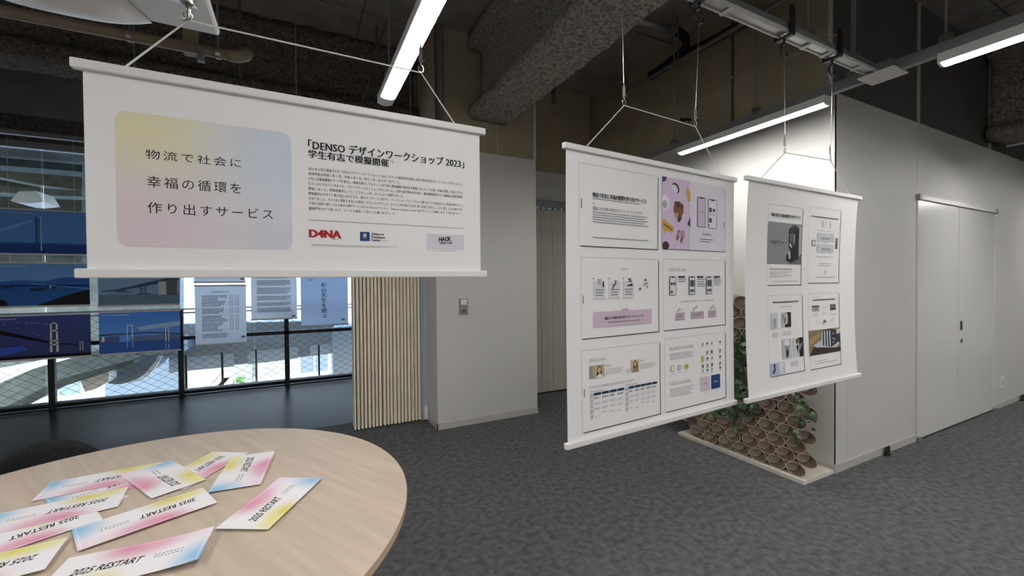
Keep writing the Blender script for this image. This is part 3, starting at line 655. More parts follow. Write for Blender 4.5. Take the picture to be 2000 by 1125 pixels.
P.ell('portrait_photo', ink('c8a48c'), .652, .255, .018, .027, 0, 5); P.poly('portrait_photo', ink('8f7f66'), [(.61, .36), (.64, .3), (.68, .3), (.7, .36)], 5); P.greek('body_text', LG, .54, .31, .595, .36, 4, 3)
for x, y0 in ((.275, .215), (.715, .215)): P.greek('body_text', G, x, y0, x + .07, y0 + .03, 2, 3, fill=.4); P.greek('body_text', G, x, y0 + .055, x + .22, y0 + .13, 4, 5, fill=.25)
for k, (xs, nx) in enumerate(((.135, 4), (.565, 5))):
    wx = .095 if k == 0 else .079
    P.greek('table_label', K, xs - .045, .515, xs + .12, .528, 1, k, ragged=0)
    for i in range(nx):
        P.quad('navy_cell', ink('22385c'), xs + i*wx, .54, xs + i*wx + wx*.9, .572)
        for j in range(3): P.greek('table_text', G, xs + i*wx, .595 + .065*j, xs + i*wx + wx*.8, .63 + .065*j, 3 if j else 1, i + 7*j, fill=.35 if j else .6)
    for j in range(5): P.quad('lilac_cell', ink('bdb3bd'), xs - .04, .545 + .065*j, xs - .008, .595 + .065*j)
    for i in range(nx): P.ell('chart_dot', K, xs + .02 + i*wx, .845 - .02*((i*2 + k) % 3) - .01*i, .005, .005, 0, 4, 8)
    for i in range(nx - 1):
        ya, yb = .845 - .02*((i*2 + k) % 3) - .01*i, .845 - .02*((i*2 + 2 + k) % 3) - .01*(i + 1); P.poly('chart_line', LG, [(xs + .02 + i*wx, ya), (xs + .02 + (i+1)*wx, yb), (xs + .02 + (i+1)*wx, yb + .003), (xs + .02 + i*wx, ya + .003)])
P.greek('body_text', K, .022, .47, .036, .57, 8, 4, fill=.7, ragged=.2)
P = Pn(s2, panel(s2, [(1296, 665), (1417, 646), (1418, 776), (1300, 805)]))
P.text('panel_title', LG, 'BUSINESS MODEL', .08, .125, .45, .17); P.text('panel_title', LG, 'LOGO & COLOR', .08, .605, .4, .65)
P.greek('body_text', G, .08, .215, .45, .31, 4, 5, fill=.3); P.greek('body_text', G, .08, .70, .46, .83, 5, 8, fill=.28)
P.ell('icon_print', ink('b5b84a'), .115, .42, .026, .033); P.ell('icon_print', ink('dedede'), .115, .42, .018, .023, 0, 5)
P.quad('icon_print', ink('7d8fb0'), .2, .39, .25, .455); P.quad('icon_print', ink('c9d3e2'), .207, .398, .243, .447, 5); P.rr('icon_print', ink('c7c33a'), .305, .385, .36, .46, .003, 4); P.quad('icon_print', ink('55551a'), .327, .41, .34, .435, 5)
for x in (.09, .2, .305): P.greek('icon_caption', G, x, .485, x + .06, .5, 1, 3)
for i, x in enumerate((.6, .675, .755, .9)):
    for j, y in enumerate((.14, .27, .36, .46, .53)):
        if i == 0 and j == 1: continue
        P.ell('diagram_icon', ink('55555a') if (i + j) % 2 else ink('8a8a90'), x, y, .014 if i % 2 == 0 else .018, .02 if j % 2 else .012, 0, 3, 8); P.greek('diagram_text', G, x - .03, y + .03, x + .03, y + .045, 1, i*5 + j)
P.ell('icon_print', ink('b5b84a'), .6, .36, .024, .034)
P.rr('colour_swatch', ink('cdbccb'), .56, .62, .71, .825, .004); P.rr('colour_swatch', ink('1f4478'), .74, .62, .895, .825, .004)
P.text('swatch_text', K, 'REMINI', .605, .712, .67, .728, 4, shear=.2); P.text('swatch_text', WHITE, 'REMINI', .78, .712, .85, .728, 4, shear=.2)
P.greek('icon_caption', G, .605, .845, .665, .857, 1, 2); P.greek('icon_caption', G, .78, .845, .85, .857, 1, 2)
s2.flush(p2)

# ---------------- banner three (four narrow panels)
b3, p3, s3, pk3 = banner('hanging_banner', 'smaller looking banner with four narrow poster panels, nearest the doors', (1453, 351), (1681, 377), (1457, 788), (1679, 735), YB, 1.4,
    inset=.03, hang=((1485, 352), (1659, 372)), peaks=((1533, 298), (1622, 313)), bow=lambda u, v: .018*math.sin(math.pi*min(1, max(0, v/1.05)))**.8)
P = Pn(s3, panel(s3, [(1502, 399), (1570, 404), (1572, 555), (1506, 558)]))
P.text('panel_title', K, '物流で社会に幸福の循環を作り出すサービス', .085, .105, .93, .15, thick=.03); P.greek('body_text', LG, .1, .16, .85, .17, 1, 3, ragged=0)
P.quad('photo_print', ink('85898b'), .01, .215, .99, .735, 2); P.quad('photo_print', ink('a3a3a6'), .9, .24, .99, .735, 3); P.poly('photo_print', ink('626567'), [(.55, .735), (.99, .6), (.99, .735)], 3)
P.poly('machine_print', ink('22241f'), [(.6, .28), (.77, .225), (.9, .27), (.9, .66), (.69, .72), (.54, .69), (.54, .62), (.66, .6), (.6, .5)], 4)
P.poly('machine_print', ink('34382f'), [(.6, .28), (.77, .225), (.88, .27), (.72, .32), (.6, .33)], 5); P.poly('machine_print', ink('5a5c52'), [(.61, .34), (.72, .33), (.7, .47), (.62, .44)], 5)
P.poly('machine_print', ink('8a8a88'), [(.72, .36), (.78, .34), (.77, .46), (.73, .5)], 6); P.poly('machine_print', ink('c9c9c9'), [(.61, .455), (.68, .49), (.69, .53), (.62, .5)], 6); P.poly('machine_print', ink('b5b5b3'), [(.59, .58), (.64, .56), (.66, .66), (.6, .67)], 6)
P.text('photo_title', ink('4f5354'), 'Refill Tree', .1, .44, .47, .48, 4); P.greek('photo_title', ink('4f5354'), .18, .5, .4, .512, 1, 3, 4, ragged=0)
P.greek('body_text', G, .09, .77, .12, .782, 1, 1); P.greek('body_text', ink('444444'), .09, .795, .72, .812, 1, 3, ragged=0); P.greek('body_text', LG, .09, .83, .73, .91, 4, 4, fill=.35); P.greek('body_text', G, .2, .95, .93, .963, 1, 8, ragged=0)
P = Pn(s3, panel(s3, [(1582, 404), (1644, 410), (1646, 551), (1586, 554)]))
P.greek('panel_title', K, .06, .115, .92, .132, 1, 4, ragged=0, fill=.8); P.greek('panel_title', K, .07, .09, .11, .1, 1, 4)
for x in (.41, .65): P.quad('diagram_bar', ink('55555a'), x, .165, x + .012, .26)
for y in (.18, .21, .245): P.greek('diagram_text', LG, .46, y, .58, y + .015, 1, 3)
P.greek('diagram_text', G, .31, .195, .36, .205, 1, 2); P.greek('diagram_text', G, .68, .21, .76, .22, 1, 2); P.greek('body_text', G, .25, .295, .8, .305, 1, 7, ragged=0)
for y0, y1 in ((.33, .44), (.475, .59)):
    P.rr('grey_card', ink('c4c6c9'), .27, y0, .8, y1, .006); P.greek('card_text', ink('5a5a5a'), .34 if y0 < .4 else .4, y0 + .06, .76 if y0 < .4 else .7, y1 - .015, 2, 5, 4, fill=.35)
P.quad('diagram_arrow', K, .52, .452, .55, .465); P.rr('diagram_icon', GREY_LINE, .1, .43, .22, .51, .004); P.rr('diagram_icon', ink('d0cfd0'), .12, .445, .2, .495, .003, 4)
for i in range(5):
    P.quad('product_block', ink('55555c'), .855, .385 + .03*i, .925, .41 + .03*i, 4)
P.greek('body_text', G, .23, .64, .84, .665, 2, 6, fill=.3); P.greek('body_text', G, .33, .735, .75, .79, 2, 9, fill=.25)
for y in (.835, .852, .869): P.quad('diagram_arrow', K, .53, y, .56, y + .008)
P.greek('body_text', K, .23, .92, .85, .934, 1, 3, ragged=0)
P = Pn(s3, panel(s3, [(1504, 579), (1572, 574), (1575, 723), (1508, 737)]))
P.greek('panel_title', K, .13, .078, .88, .1, 1, 4, ragged=0, fill=.8); P.greek('panel_title', G, .35, .145, .67, .162, 1, 6, ragged=0)
P.quad('photo_print', ink('c8c9cb'), .08, .22, .26, .42, 3); P.poly('photo_print', ink('9b9ea1'), [(.12, .29), (.22, .29), (.2, .4), (.15, .4)], 4)
P.quad('photo_print', ink('b9b9bb'), .37, .22, .64, .41, 3); P.poly('photo_print', ink('2a2a2c'), [(.5, .22), (.64, .22), (.64, .41), (.46, .41), (.46, .38), (.55, .36), (.55, .25)], 4); P.poly('photo_print', ink('77797c'), [(.42, .29), (.49, .28), (.47, .36), (.44, .36)], 5); P.poly('photo_print', ink('4a4a4a'), [(.39, .25), (.41, .25), (.42, .29), (.4, .29)], 5)
P.greek('body_text', G, .1, .465, .28, .54, 4, 3, fill=.3); P.greek('body_text', G, .4, .465, .66, .52, 3, 5, fill=.3)
for i in range(8):
    t = i/8; P.poly('flow_line', LG, [(.7 + .13*math.sin(t*1.57), .33 + .19*t), (.705 + .13*math.sin(t*1.57), .33 + .19*t), (.705 + .13*math.sin((t+.1)*1.57), .33 + .19*(t+.12)), (.7 + .13*math.sin((t+.1)*1.57), .33 + .19*(t+.12))])
P.quad('photo_print', ink('b7babb'), .37, .56, .63, .81, 3); P.ell('photo_print', ink('dcdddd'), .5, .62, .075, .075, 0, 4); P.poly('photo_print', ink('8b8f92'), [(.43, .64), (.57, .64), (.53, .79), (.47, .79)], 4); P.poly('photo_print', ink('26282a'), [(.47, .72), (.5, .69), (.54, .72), (.52, .79), (.48, .79)], 5)
P.quad('photo_print', ink('cfcfce'), .68, .56, .98, .81, 3); P.quad('photo_print', ink('222223'), .86, .56, .98, .81, 4); P.poly('photo_print', ink('6a5a33'), [(.76, .58), (.86, .56), (.84, .63), (.78, .64)], 5); P.poly('photo_print', ink('8e8e8e'), [(.78, .72), (.94, .62), (.95, .66), (.82, .77)], 5); P.poly('photo_print', ink('333333'), [(.77, .66), (.83, .65), (.84, .7), (.78, .72)], 5)
P.quad('photo_print', ink('aab2cf'), .02, .84, .2, .985, 3); P.poly('photo_print', ink('1f2b55'), [(.1, .855), (.15, .85), (.15, .93), (.1, .97), (.07, .95), (.12, .91)], 4); P.quad('photo_print', ink('bcc2ce'), .22, .84, .42, .985, 3); P.ell('photo_print', ink('d6d9de'), .32, .875, .06, .06, 0, 4); P.poly('photo_print', ink('cfd3d8'), [(.27, .89), (.37, .89), (.36, .98), (.28, .98)], 4)
P.greek('body_text', G, .58, .86, .83, .925, 4, 9, fill=.3)
P = Pn(s3, panel(s3, [(1583, 574), (1644, 571), (1646, 712), (1586, 721)]))
P.greek('panel_title', G, .15, .05, .33, .06, 1, 4); P.greek('panel_title', K, .15, .08, .86, .1, 1, 5, ragged=0, fill=.8)
P.quad('machine_print', ink('3a3a3c'), .12, .165, .34, .185); P.quad('machine_print', LG, .12, .187, .34, .24); P.quad('machine_print', K, .2, .205, .27, .215, 5)
P.quad('machine_print', ink('8e8e92'), .7, .155, .88, .235); P.quad('machine_print', K, .7, .215, .88, .235, 5)
for i in range(5): P.quad('machine_print', ink('5f5f63'), .71 + .034*i, .16, .725 + .034*i, .21, 5)
P.quad('flow_line', LG, .4, .185, .63, .19); P.greek('body_text', K, .44, .275, .57, .287, 1, 3); P.greek('body_text', LG, .16, .28, .3, .31, 2, 3); P.greek('body_text', LG, .7, .29, .9, .31, 2, 5)
for i in range(14):
    t = math.pi*(i/14); P.quad('flow_line', LG, .5 + .27*math.cos(t) - .012, .35 + .06*math.sin(t), .5 + .27*math.cos(t) + .012, .354 + .06*math.sin(t))
P.poly('figure_print', G, [(.46, .4), (.48, .36), (.5, .36), (.52, .38), (.56, .37), (.54, .4)]); P.greek('body_text', LG, .4, .42, .6, .43, 1, 4)
P.quad('photo_print', ink('8a7a5c'), 0, .49, 1, .82, 2); P.poly('photo_print', ink('a58c62'), [(0, .6), (.35, .53), (.35, .58), (0, .7)], 3); P.poly('photo_print', ink('3d332b'), [(0, .82), (.14, .7), (1, .76), (1, .82)], 3); P.poly('photo_print', ink('3f3a36'), [(.85, .55), (1, .52), (1, .74), (.85, .74)], 3)
P.poly('photo_print', ink('b9b7c4'), [(.12, .69), (.4, .62), (.95, .69), (.98, .72), (.85, .76), (.2, .72)], 4); P.poly('photo_print', ink('c9c9c6'), [(.88, .51), (1, .5), (1, .56), (.86, .58)], 4)
P.poly('machine_print', ink('33363c'), [(.36, .51), (.65, .49), (.87, .52), (.87, .7), (.68, .74), (.38, .7)], 5)
for i in range(4): P.poly('machine_print', ink('c3c7cc'), [(.37 + .085*i, .515), (.41 + .085*i, .51), (.41 + .085*i, .71 + .006*i), (.37 + .085*i, .705 + .006*i)], 6)
for x, y in ((.73, .55), (.72, .62), (.78, .63), (.73, .67)): P.quad('machine_print', ink('9fa0a4'), x, y, x + .05, y + .02, 6)
P.greek('body_text', K, .16, .88, .2, .89, 1, 4); P.greek('body_text', G, .16, .9, .53, .915, 1, 4, ragged=0); P.greek('body_text', G, .16, .93, .85, .945, 1, 9, ragged=0)
s3.flush(p3)

# ================================================================== posters hanging at the window
def poster(name, label, cat, group, x0, x1, z0, z1, Y, base, rail=.022, rails=True):
    root = empty(name, ((x0 + x1)/2, Y, z0), label, cat, group)
    sh = Sheet((x0, Y, z1), (1, 0, 0), (0, 0, -1), x1 - x0, z1 - z0)
    mb = MB().box(x0, x1, Y, Y + .001, z0, z1); pa = mb.build('paper', base, root)
    if rails:
        MB().cyl((x0 - .004, Y, z1), (x1 + .004, Y, z1), rail*.5, 8).build('top_rail', M_railw, root)
        MB().cyl((x0 - .004, Y, z0), (x1 + .004, Y, z0), rail*.5, 8).build('bottom_rail', M_railw, root)
    return root, pa, sh
def cords(root, x0, x1, z0, z1, Y):
    for x in (x0 + .12, x1 - .12): MB().cyl((x, Y, z0), (x, Y, z1), .0015, 5).build('cord', M_railw, root)
YP = 6.85
GB = 'bridge photographs hanging at the window'
def bg(name, top, bot, z0, z1):
    m = bpy.data.materials.new(name); m.use_nodes = True; nt = m.node_tree; b = nt.nodes['Principled BSDF']; b.inputs['Roughness'].default_value = .5
    tc = nt.nodes.new('ShaderNodeTexCoord'); sp = nt.nodes.new('ShaderNodeSeparateXYZ'); nt.links.new(tc.outputs['Object'], sp.inputs[0])
    mr = nt.nodes.new('ShaderNodeMapRange'); mr.inputs[1].default_value = z0; mr.inputs[2].default_value = z1; nt.links.new(sp.outputs[2], mr.inputs[0])
    r = nt.nodes.new('ShaderNodeValToRGB'); r.color_ramp.elements[0].color = srgb(lift(bot)); r.color_ramp.elements[1].color = srgb(lift(top))
    nt.links.new(mr.outputs[0], r.inputs[0]); nt.links.new(r.outputs[0], b.inputs['Base Color']); return m
GAIN = 1.4
# top left: truss tower
ra, pa, sa = poster('bridge_photo', 'blue photograph of a lattice bridge tower, top of the left column', 'poster', GB, -3.06, -2.27, 1.87, 2.385, YP, bg('print_tower', '3f6ea6', '2f5f9a', 1.87, 2.385))
sa.quad('sea_print', ink('17356b'), 1, 0, .40, .79, .515); sa.quad('shore_print', ink('24406f'), 2, 0, .385, .79, .41)
for x in (.335, .375): sa.quad('tower_print', ink('7d95b5') if x > .34 else ink('1e3a66'), 3, x, .075, x + .011, .475)
for i in range(7):
    v = .09 + i*.045
    for s_ in (0, 1): sa.put('tower_print', ink('1e3a66'), 3, [(.342, v + .045*s_), (.342, v + .045*s_ + .008), (.378, v + .045*(1-s_) + .008), (.378, v + .045*(1-s_))], [(0, 1, 2, 3)])
sa.quad('tower_print', ink('10223f'), 4, .3, .475, .42, .487); sa.greek('caption', WHITE, 3, (.06, .035), (.31, .05), 1, 3, uvbox=True, ragged=0)
sa.put('cloud_print', ink('5b83b4'), 2, [(0, .26), (.3, .12), (.32, .14), (.02, .29)], [(0, 1, 2, 3)]); sa.flush(pa); cords(ra, -3.06, -2.27, 2.396, 3.235, YP)
# second left: islands
rb, pb, sb = poster('bridge_photo', 'blue photograph of islands and a long bridge, middle of the left column', 'poster', GB, -3.06, -2.27, 1.262, 1.768, YP, bg('print_islands', '3f6ea0', '4a78a8', 1.262, 1.768))
sb.quad('sea_print', ink('20477c'), 1, 0, .26, .79, .506); sb.put('hill_print', ink('294c86'), 1, [(0, .22), (.2, .2), (.4, .215), (.55, .17), (.79, .16), (.79, .27), (0, .27)], [tuple(range(7))])
for x, v, r in ((.1, .28, .05), (.34, .31, .07), (.45, .29, .05)): sb.put('island_print', ink('1c2a44'), 2, [(x + r*math.cos(t), v + r*.3*math.sin(t)) for t in (i*math.pi/8 for i in range(16))], [tuple(range(16))])
sb.put('bridge_print', ink('6d8db6'), 3, [(.28, .238), (.79, .305), (.79, .311), (.28, .243)], [(0, 1, 2, 3)]); sb.quad('bridge_print', ink('8ea6c6'), 3, .44, .26, .452, .3)
sb.put('shore_print', ink('15171c'), 4, [(.3, .506), (.55, .4), (.68, .345), (.79, .315), (.79, .506)], [tuple(range(5))]); sb.put('shore_print', ink('121419'), 4, [(0, .42), (.06, .42), (.1, .47), (.08, .506), (0, .506)], [tuple(range(5))])
sb.greek('caption', WHITE, 3, (.02, .035), (.26, .05), 1, 3, uvbox=True, ragged=0); sb.flush(pb); cords(rb, -3.06, -2.27, 1.779, 1.859, YP)
# third left: night suspension bridge
rc, pc, sc_ = poster('bridge_photo', 'dark night photograph of a lit suspension bridge, bottom of the left column', 'poster', GB, -3.06, -2.27, .645, 1.16, YP, bg('print_night', '1c2c66', '1a2450', .645, 1.16))
sc_.put('bridge_print', ink('08090f'), 2, [(0, .15), (.42, .31), (.42, .335), (0, .2)], [(0, 1, 2, 3)]); sc_.put('bridge_print', ink('08090f'), 2, [(.5, .345), (.6, .35), (.7, .385), (.7, .395), (.6, .362), (.5, .355)], [tuple(range(6))])
sc_.quad('shore_print', ink('0b0c14'), 1, 0, .47, .79, .515); sc_.put('sea_print', ink('2f4596'), 1, [(0, .37), (.2, .35), (.25, .4), (0, .46)], [(0, 1, 2, 3)])
for x0, x1 in ((.432, .446), (.482, .5)): sc_.put('tower_print', ink('a9a596'), 3, [(x0 + .004, .09), (x0 + .018, .09), (x1 + .006, .44), (x1 - .014, .44)], [(0, 1, 2, 3)])
for v in (.09, .18, .3, .345): sc_.quad('tower_print', ink('a9a596'), 3, .436, v, .5, v + .018)
for x in (.69, .715): sc_.quad('tower_print', ink('a9a596'), 3, x, .335, x + .007, .44)
sc_.quad('tower_print', ink('a9a596'), 3, .69, .335, .722, .343)
rnd = random.Random(5)
for i in range(26): x = .03 + i*.016; sc_.quad('light_print', ink('8b8fae'), 4, x, .045 + i*.0023 + rnd.random()*.01, x + .005, .05 + i*.0023 + rnd.random()*.01)
for i in range(10): x = rnd.uniform(.05, .4); v = .06 + x*.5; sc_.quad('light_print', ink('8b8fae'), 4, x, v, x + .008, v + .005)
sc_.greek('caption', WHITE, 3, (.02, .035), (.16, .05), 1, 3, uvbox=True, ragged=0); sc_.flush(pc); cords(rc, -3.06, -2.27, 1.171, 1.251, YP)
# right column upper: grey bridge
rd, pd, sd = poster('bridge_photo', 'grey misty photograph of a bridge passing overhead, upper of the right column', 'poster', GB, -2.195, -1.40, 1.245, 1.765, YP, bg('print_grey', '65809c', '56708c', 1.245, 1.765))
sd.quad('sea_print', ink('4d5f72'), 1, 0, .38, .795, .52); sd.put('bridge_print', ink('2f3c50'), 2, [(.03, .335), (.2, .31), (.795, .14), (.795, .2), (.22, .33), (.03, .345)], [tuple(range(6))])
sd.quad('pier_print', ink('8e9492'), 3, .58, .22, .66, .39); sd.quad('pier_print', ink('4a4c50'), 3, .66, .2, .77, .4); sd.quad('pier_print', ink('35414f'), 3, .4, .24, .41, .37); sd.quad('pier_print', ink('35414f'), 3, .45, .24, .46, .37)
for i in range(3): sd.put('pier_print', ink('35414f'), 3, [(.4, .26 + i*.035), (.455, .29 + i*.035), (.455, .296 + i*.035), (.4, .266 + i*.035)], [(0, 1, 2, 3)]); sd.put('pier_print', ink('35414f'), 3, [(.4, .29 + i*.035), (.455, .26 + i*.035), (.455, .266 + i*.035), (.4, .296 + i*.035)], [(0, 1, 2, 3)])
sd.quad('shore_print', ink('2c3744'), 3, .37, .37, .5, .38); sd.put('hill_print', ink('3d4d62'), 2, [(.15, .35), (.2, .32), (.26, .33), (.33, .36)], [(0, 1, 2, 3)]); sd.flush(pd); cords(rd, -2.195, -1.40, 1.776, 3.235, YP)
# right column lower: white bridge under blue sky
re, pe, se = poster('bridge_photo', 'bright blue photograph of a white bridge over a bay, lower of the right column', 'poster', GB, -2.195, -1.40, .648, 1.168, YP, bg('print_bay', '2f66b4', '4f80bd', .648, 1.168))
se.quad('sea_print', ink('2c4c86'), 1, 0, .375, .795, .52); se.put('cloud_print', ink('7f9cc8'), 1, [(.35, .2), (.55, .17), (.795, .14), (.795, .2), (.6, .22), (.4, .24)], [tuple(range(6))])
se.put('bridge_print', ink('2b3a58'), 3, [(0, .27), (.25, .27), (.5, .265), (.795, .3), (.795, .315), (.5, .28), (0, .29)], [tuple(range(7))]); se.quad('city_print', ink('4d5f80'), 2, .3, .31, .795, .375); se.quad('city_print', ink('3d4f70'), 2, 0, .3, .19, .375)
for x, v0_, w_ in ((.26, .165, .05), (.64, .215, .03)):
    for xx in (x, x + w_): se.quad('tower_print', ink('d8dce2'), 4, xx, v0_, xx + .009, v0_ + .19)
    se.quad('tower_print', ink('d8dce2'), 4, x, v0_, x + w_ + .009, v0_ + .012)
    for xx in (x, x + w_): se.quad('reflection_print', ink('6f88b4'), 3, xx, v0_ + .21, xx + .009, v0_ + .29)
se.put('bridge_print', ink('c7cdd6'), 4, [(.02, .36), (.03, .3), (.05, .3), (.05, .36)], [(0, 1, 2, 3)]); se.greek('caption', WHITE, 3, (.03, .035), (.29, .055), 1, 3, uvbox=True, ragged=0); se.flush(pe); cords(re, -2.195, -1.40, 1.179, 1.234, YP)
GAIN = 1.0
# documents
GD = 'text posters hanging at the window'
def thin_paper(name, col, k=.5):
    m = bpy.data.materials.new(name); m.use_nodes = True; nt = m.node_tree; nt.nodes.clear(); out = nt.nodes.new('ShaderNodeOutputMaterial'); mx = nt.nodes.new('ShaderNodeMixShader'); mx.inputs[0].default_value = k
    d = nt.nodes.new('ShaderNodeBsdfDiffuse'); t = nt.nodes.new('ShaderNodeBsdfTranslucent'); d.inputs[0].default_value = srgb(col); t.inputs[0].default_value = srgb(col)
    nt.links.new(d.outputs[0], mx.inputs[1]); nt.links.new(t.outputs[0], mx.inputs[2]); nt.links.new(mx.outputs[0], out.inputs[0]); return m
M_doc = thin_paper('poster_paper', 'eef2f8', .75)
rf, pf, sf = poster('text_poster', 'white poster with a centred title above a long two column list', 'poster', GD, -1.245, -.667, .69, 1.485, 6.88, M_doc)
sf.text('title_text', ink('2b3242'), 1, '主な設計作品リスト', (.18, .075), (.38, .098), uvbox=True, thick=.03)
rnd = random.Random(2)
for i in range(25):
    v = .135 + i*.0195
    if i in (8, 13): continue
    sf.greek('list_text', ink('3b4456'), 1, (.075, v), (.075 + rnd.uniform(.17, .29), v + .0095), 1, i, fill=.9, ragged=0, uvbox=True)
    for x in (.385, .41, .45, .475): sf.greek('list_text', ink('59627a'), 1, (x, v), (x + .018, v + .007), 1, i, fill=.9, ragged=0, uvbox=True)
sf.greek('list_text', ink('3b4456'), 1, (.075, .655), (.36, .715), 3, 5, fill=.45, uvbox=True, ragged=.1); sf.quad('grey_stamp', ink('8890a0'), 1, .52, .70, .565, .725); sf.flush(pf)
rg, pg, sg = poster('text_poster', 'plain white poster mostly hidden above the list poster', 'poster', GD, -1.25, -.672, 1.53, 2.3, 6.88, M_doc)
sg.greek('body_text', ink('59627a'), 1, (.09, .1), (.5, .715), 26, 4, uvbox=True); sg.quad('grey_stamp', ink('8890a0'), 1, .52, .715, .565, .74); sg.flush(pg); cords(rg, -1.25, -.672, 2.3, 3.235, 6.88); cords(rf, -1.245, -.667, 1.496, 1.519, 6.88)
rh, ph_, shh = poster('text_poster', 'white poster filled with long paragraphs of small text', 'poster', GD, -.605, -.035, 1.0, 1.80, 6.88, M_doc)
v = .05
for k, n_ in enumerate((6, 5, 6, 7, 5, 4, 5)):
    shh.greek('body_text', ink('4a5366'), 1, (.07, v), (.50, v + n_*.0135), n_, k, fill=.5, ragged=.15, uvbox=True); v += n_*.0135 + .024
shh.quad('grey_stamp', ink('8890a0'), 1, .5, .755, .55, .78); shh.flush(ph_); cords(rh, -.605, -.035, 1.80, 3.235, 6.88)
ri, pi_, si = poster('text_poster', 'pale blue poster with a vertical bold title and a grey hanger bar', 'poster', GD, .016, .664, .875, 1.72, 6.88, thin_paper('poster_paper_blue', 'd5e1f2', .75))
si.text('title_text', ink('1d2740'), 1, '杉山先生を偲ぶ', (.272, .205), (.348, .735), uvbox=True, vert=True, thick=.003); si.greek('caption', ink('4a5366'), 1, (.11, .155), (.17, .18), 2, 3, uvbox=True); si.quad('grey_stamp', ink('8890a0'), 1, .555, .755, .6, .785); si.flush(pi_); cords(ri, .016, .664, 1.72, 3.235, 6.88)

# ================================================================== ceiling rail, wires, hooks
rail = empty('ceiling_rail', (1.1, YB, 2.75), 'light aluminium lighting rail carrying the three banners', 'rail')
MB().box(-.29, 3.16, YB - .028, YB + .028, 2.765, 2.80).build('channel', M_galv, rail)
MB().box(-.29, 3.16, YB - .026, YB + .026, 2.757, 2.765).build('cover_strip', M_alu, rail)
for dy in (-.030, .022): MB().box(-.29, 3.16, YB + dy, YB + dy + .008, 2.750, 2.768).build('lip', M_white, rail)
for x in (1.78, 2.43, 2.62, 2.95): MB().box(x, x + .02, YB - .034, YB + .034, 2.747, 2.755).build('clip', M_white, rail)
for x in (0.0, 1.3, 2.45, 2.93):
    h = MB().box(x - .03, x + .03, YB - .02, YB + .02, 2.80, 2.835).build('hanger_clamp', M_chrome, rail)
    MB().cyl((x, YB, 2.83), (x, YB, ZTOP), .006, 8).build('threaded_rod', M_galv, h)
MB().box(3.10, 3.28, YB - .12, YB + .06, 2.735, 2.745).build('junction_plate', M_railw, rail)
MB().box(3.12, 3.26, YB - .1, YB + .05, 2.745, 2.80).build('junction_box', M_galv, rail)
def clamp_hook(x, label, z=2.75):
    r = empty('clamp_hook', (x, YB, z), label, 'hook', 'black hooks on the ceiling rail')
    mb = MB(); mb.box(x - .02, x + .02, YB - .045, YB - .034, 2.74, 2.885); mb.box(x - .014, x + .014, YB - .045, YB + .045, 2.733, 2.747); mb.box(x - .014, x + .014, YB + .034, YB + .045, 2.733, 2.80)
    mb.build('clamp', M_blackp, r, bevel=.003)
    pts = [(x, YB, 2.735), (x - .002, YB, 2.705)] + [(x - .002 - .03*math.sin(t), YB, 2.675 + .03*math.cos(t)) for t in (i*math.pi*1.45/12 for i in range(13))]
    MB().path(pts, .0055, 8).build('hook', M_blackp, r, smooth=True); return r
def wire(x, ztop, pk, label, grip=True):
    r = empty('hanging_wire', (pk.x, pk.y, pk.z), label, 'wire', 'wires holding the banners')
    MB().cyl((x, YB, ztop), (pk.x, pk.y, pk.z + .03), .0013, 5).build('cable', M_chrome, r)
    g = MB(); g.cyl((pk.x, pk.y, pk.z + .035), (pk.x, pk.y, pk.z + .075), .006, 8); g.cyl((pk.x, pk.y, pk.z + .075), (pk.x, pk.y, pk.z + .09), .004, 8, .0015); g.build('wire_grip', M_chrome, r)
    MB().path([(pk.x, pk.y, pk.z + .036)] + [(pk.x + .008*math.sin(t), pk.y, pk.z + .012 + .012*math.cos(t)) for t in (i*math.pi*1.7/9 for i in range(10))], .0022, 6).build('hook', M_chrome, r)
    MB().cyl((pk.x, pk.y, pk.z + .03), (pk.x + .012, pk.y, pk.z + .042), .002, 6).build('gate', M_chrome, r); return r
for pk, nm in ((pk1, 'wide banner'), (pk2, 'six panel banner'), (pk3, 'four panel banner')):
    for i, side in enumerate(('left', 'right')):
        p = pk[i]; clamp_hook(p.x, 'black clamp hook on the rail above %s cord peak of the %s' % (side, nm))
        wire(p.x, 2.645, p, 'thin steel wire holding the %s peak of the %s cord' % (side, nm))
# bigger carabiner at left peak of banner one
p = pk1[0]; cr = empty('carabiner', (p.x, p.y, p.z), 'chrome snap hook below the air conditioner corner', 'snap hook')
MB().cyl((p.x, p.y - .012, p.z + .045), (p.x, p.y - .012, p.z + .085), .0105, 12).build('barrel', M_chrome, cr, smooth=True)
MB().cyl((p.x, p.y - .012, p.z + .035), (p.x, p.y - .012, p.z + .045), .013, 12).build('collar', M_chrome, cr)
MB().path([(p.x, p.y - .012, p.z + .04), (p.x + .004, p.y - .012, p.z + .02), (p.x + .004, p.y - .012, p.z - .002), (p.x - .008, p.y - .012, p.z - .006)], .0045, 8).build('hook', M_chrome, cr, smooth=True)

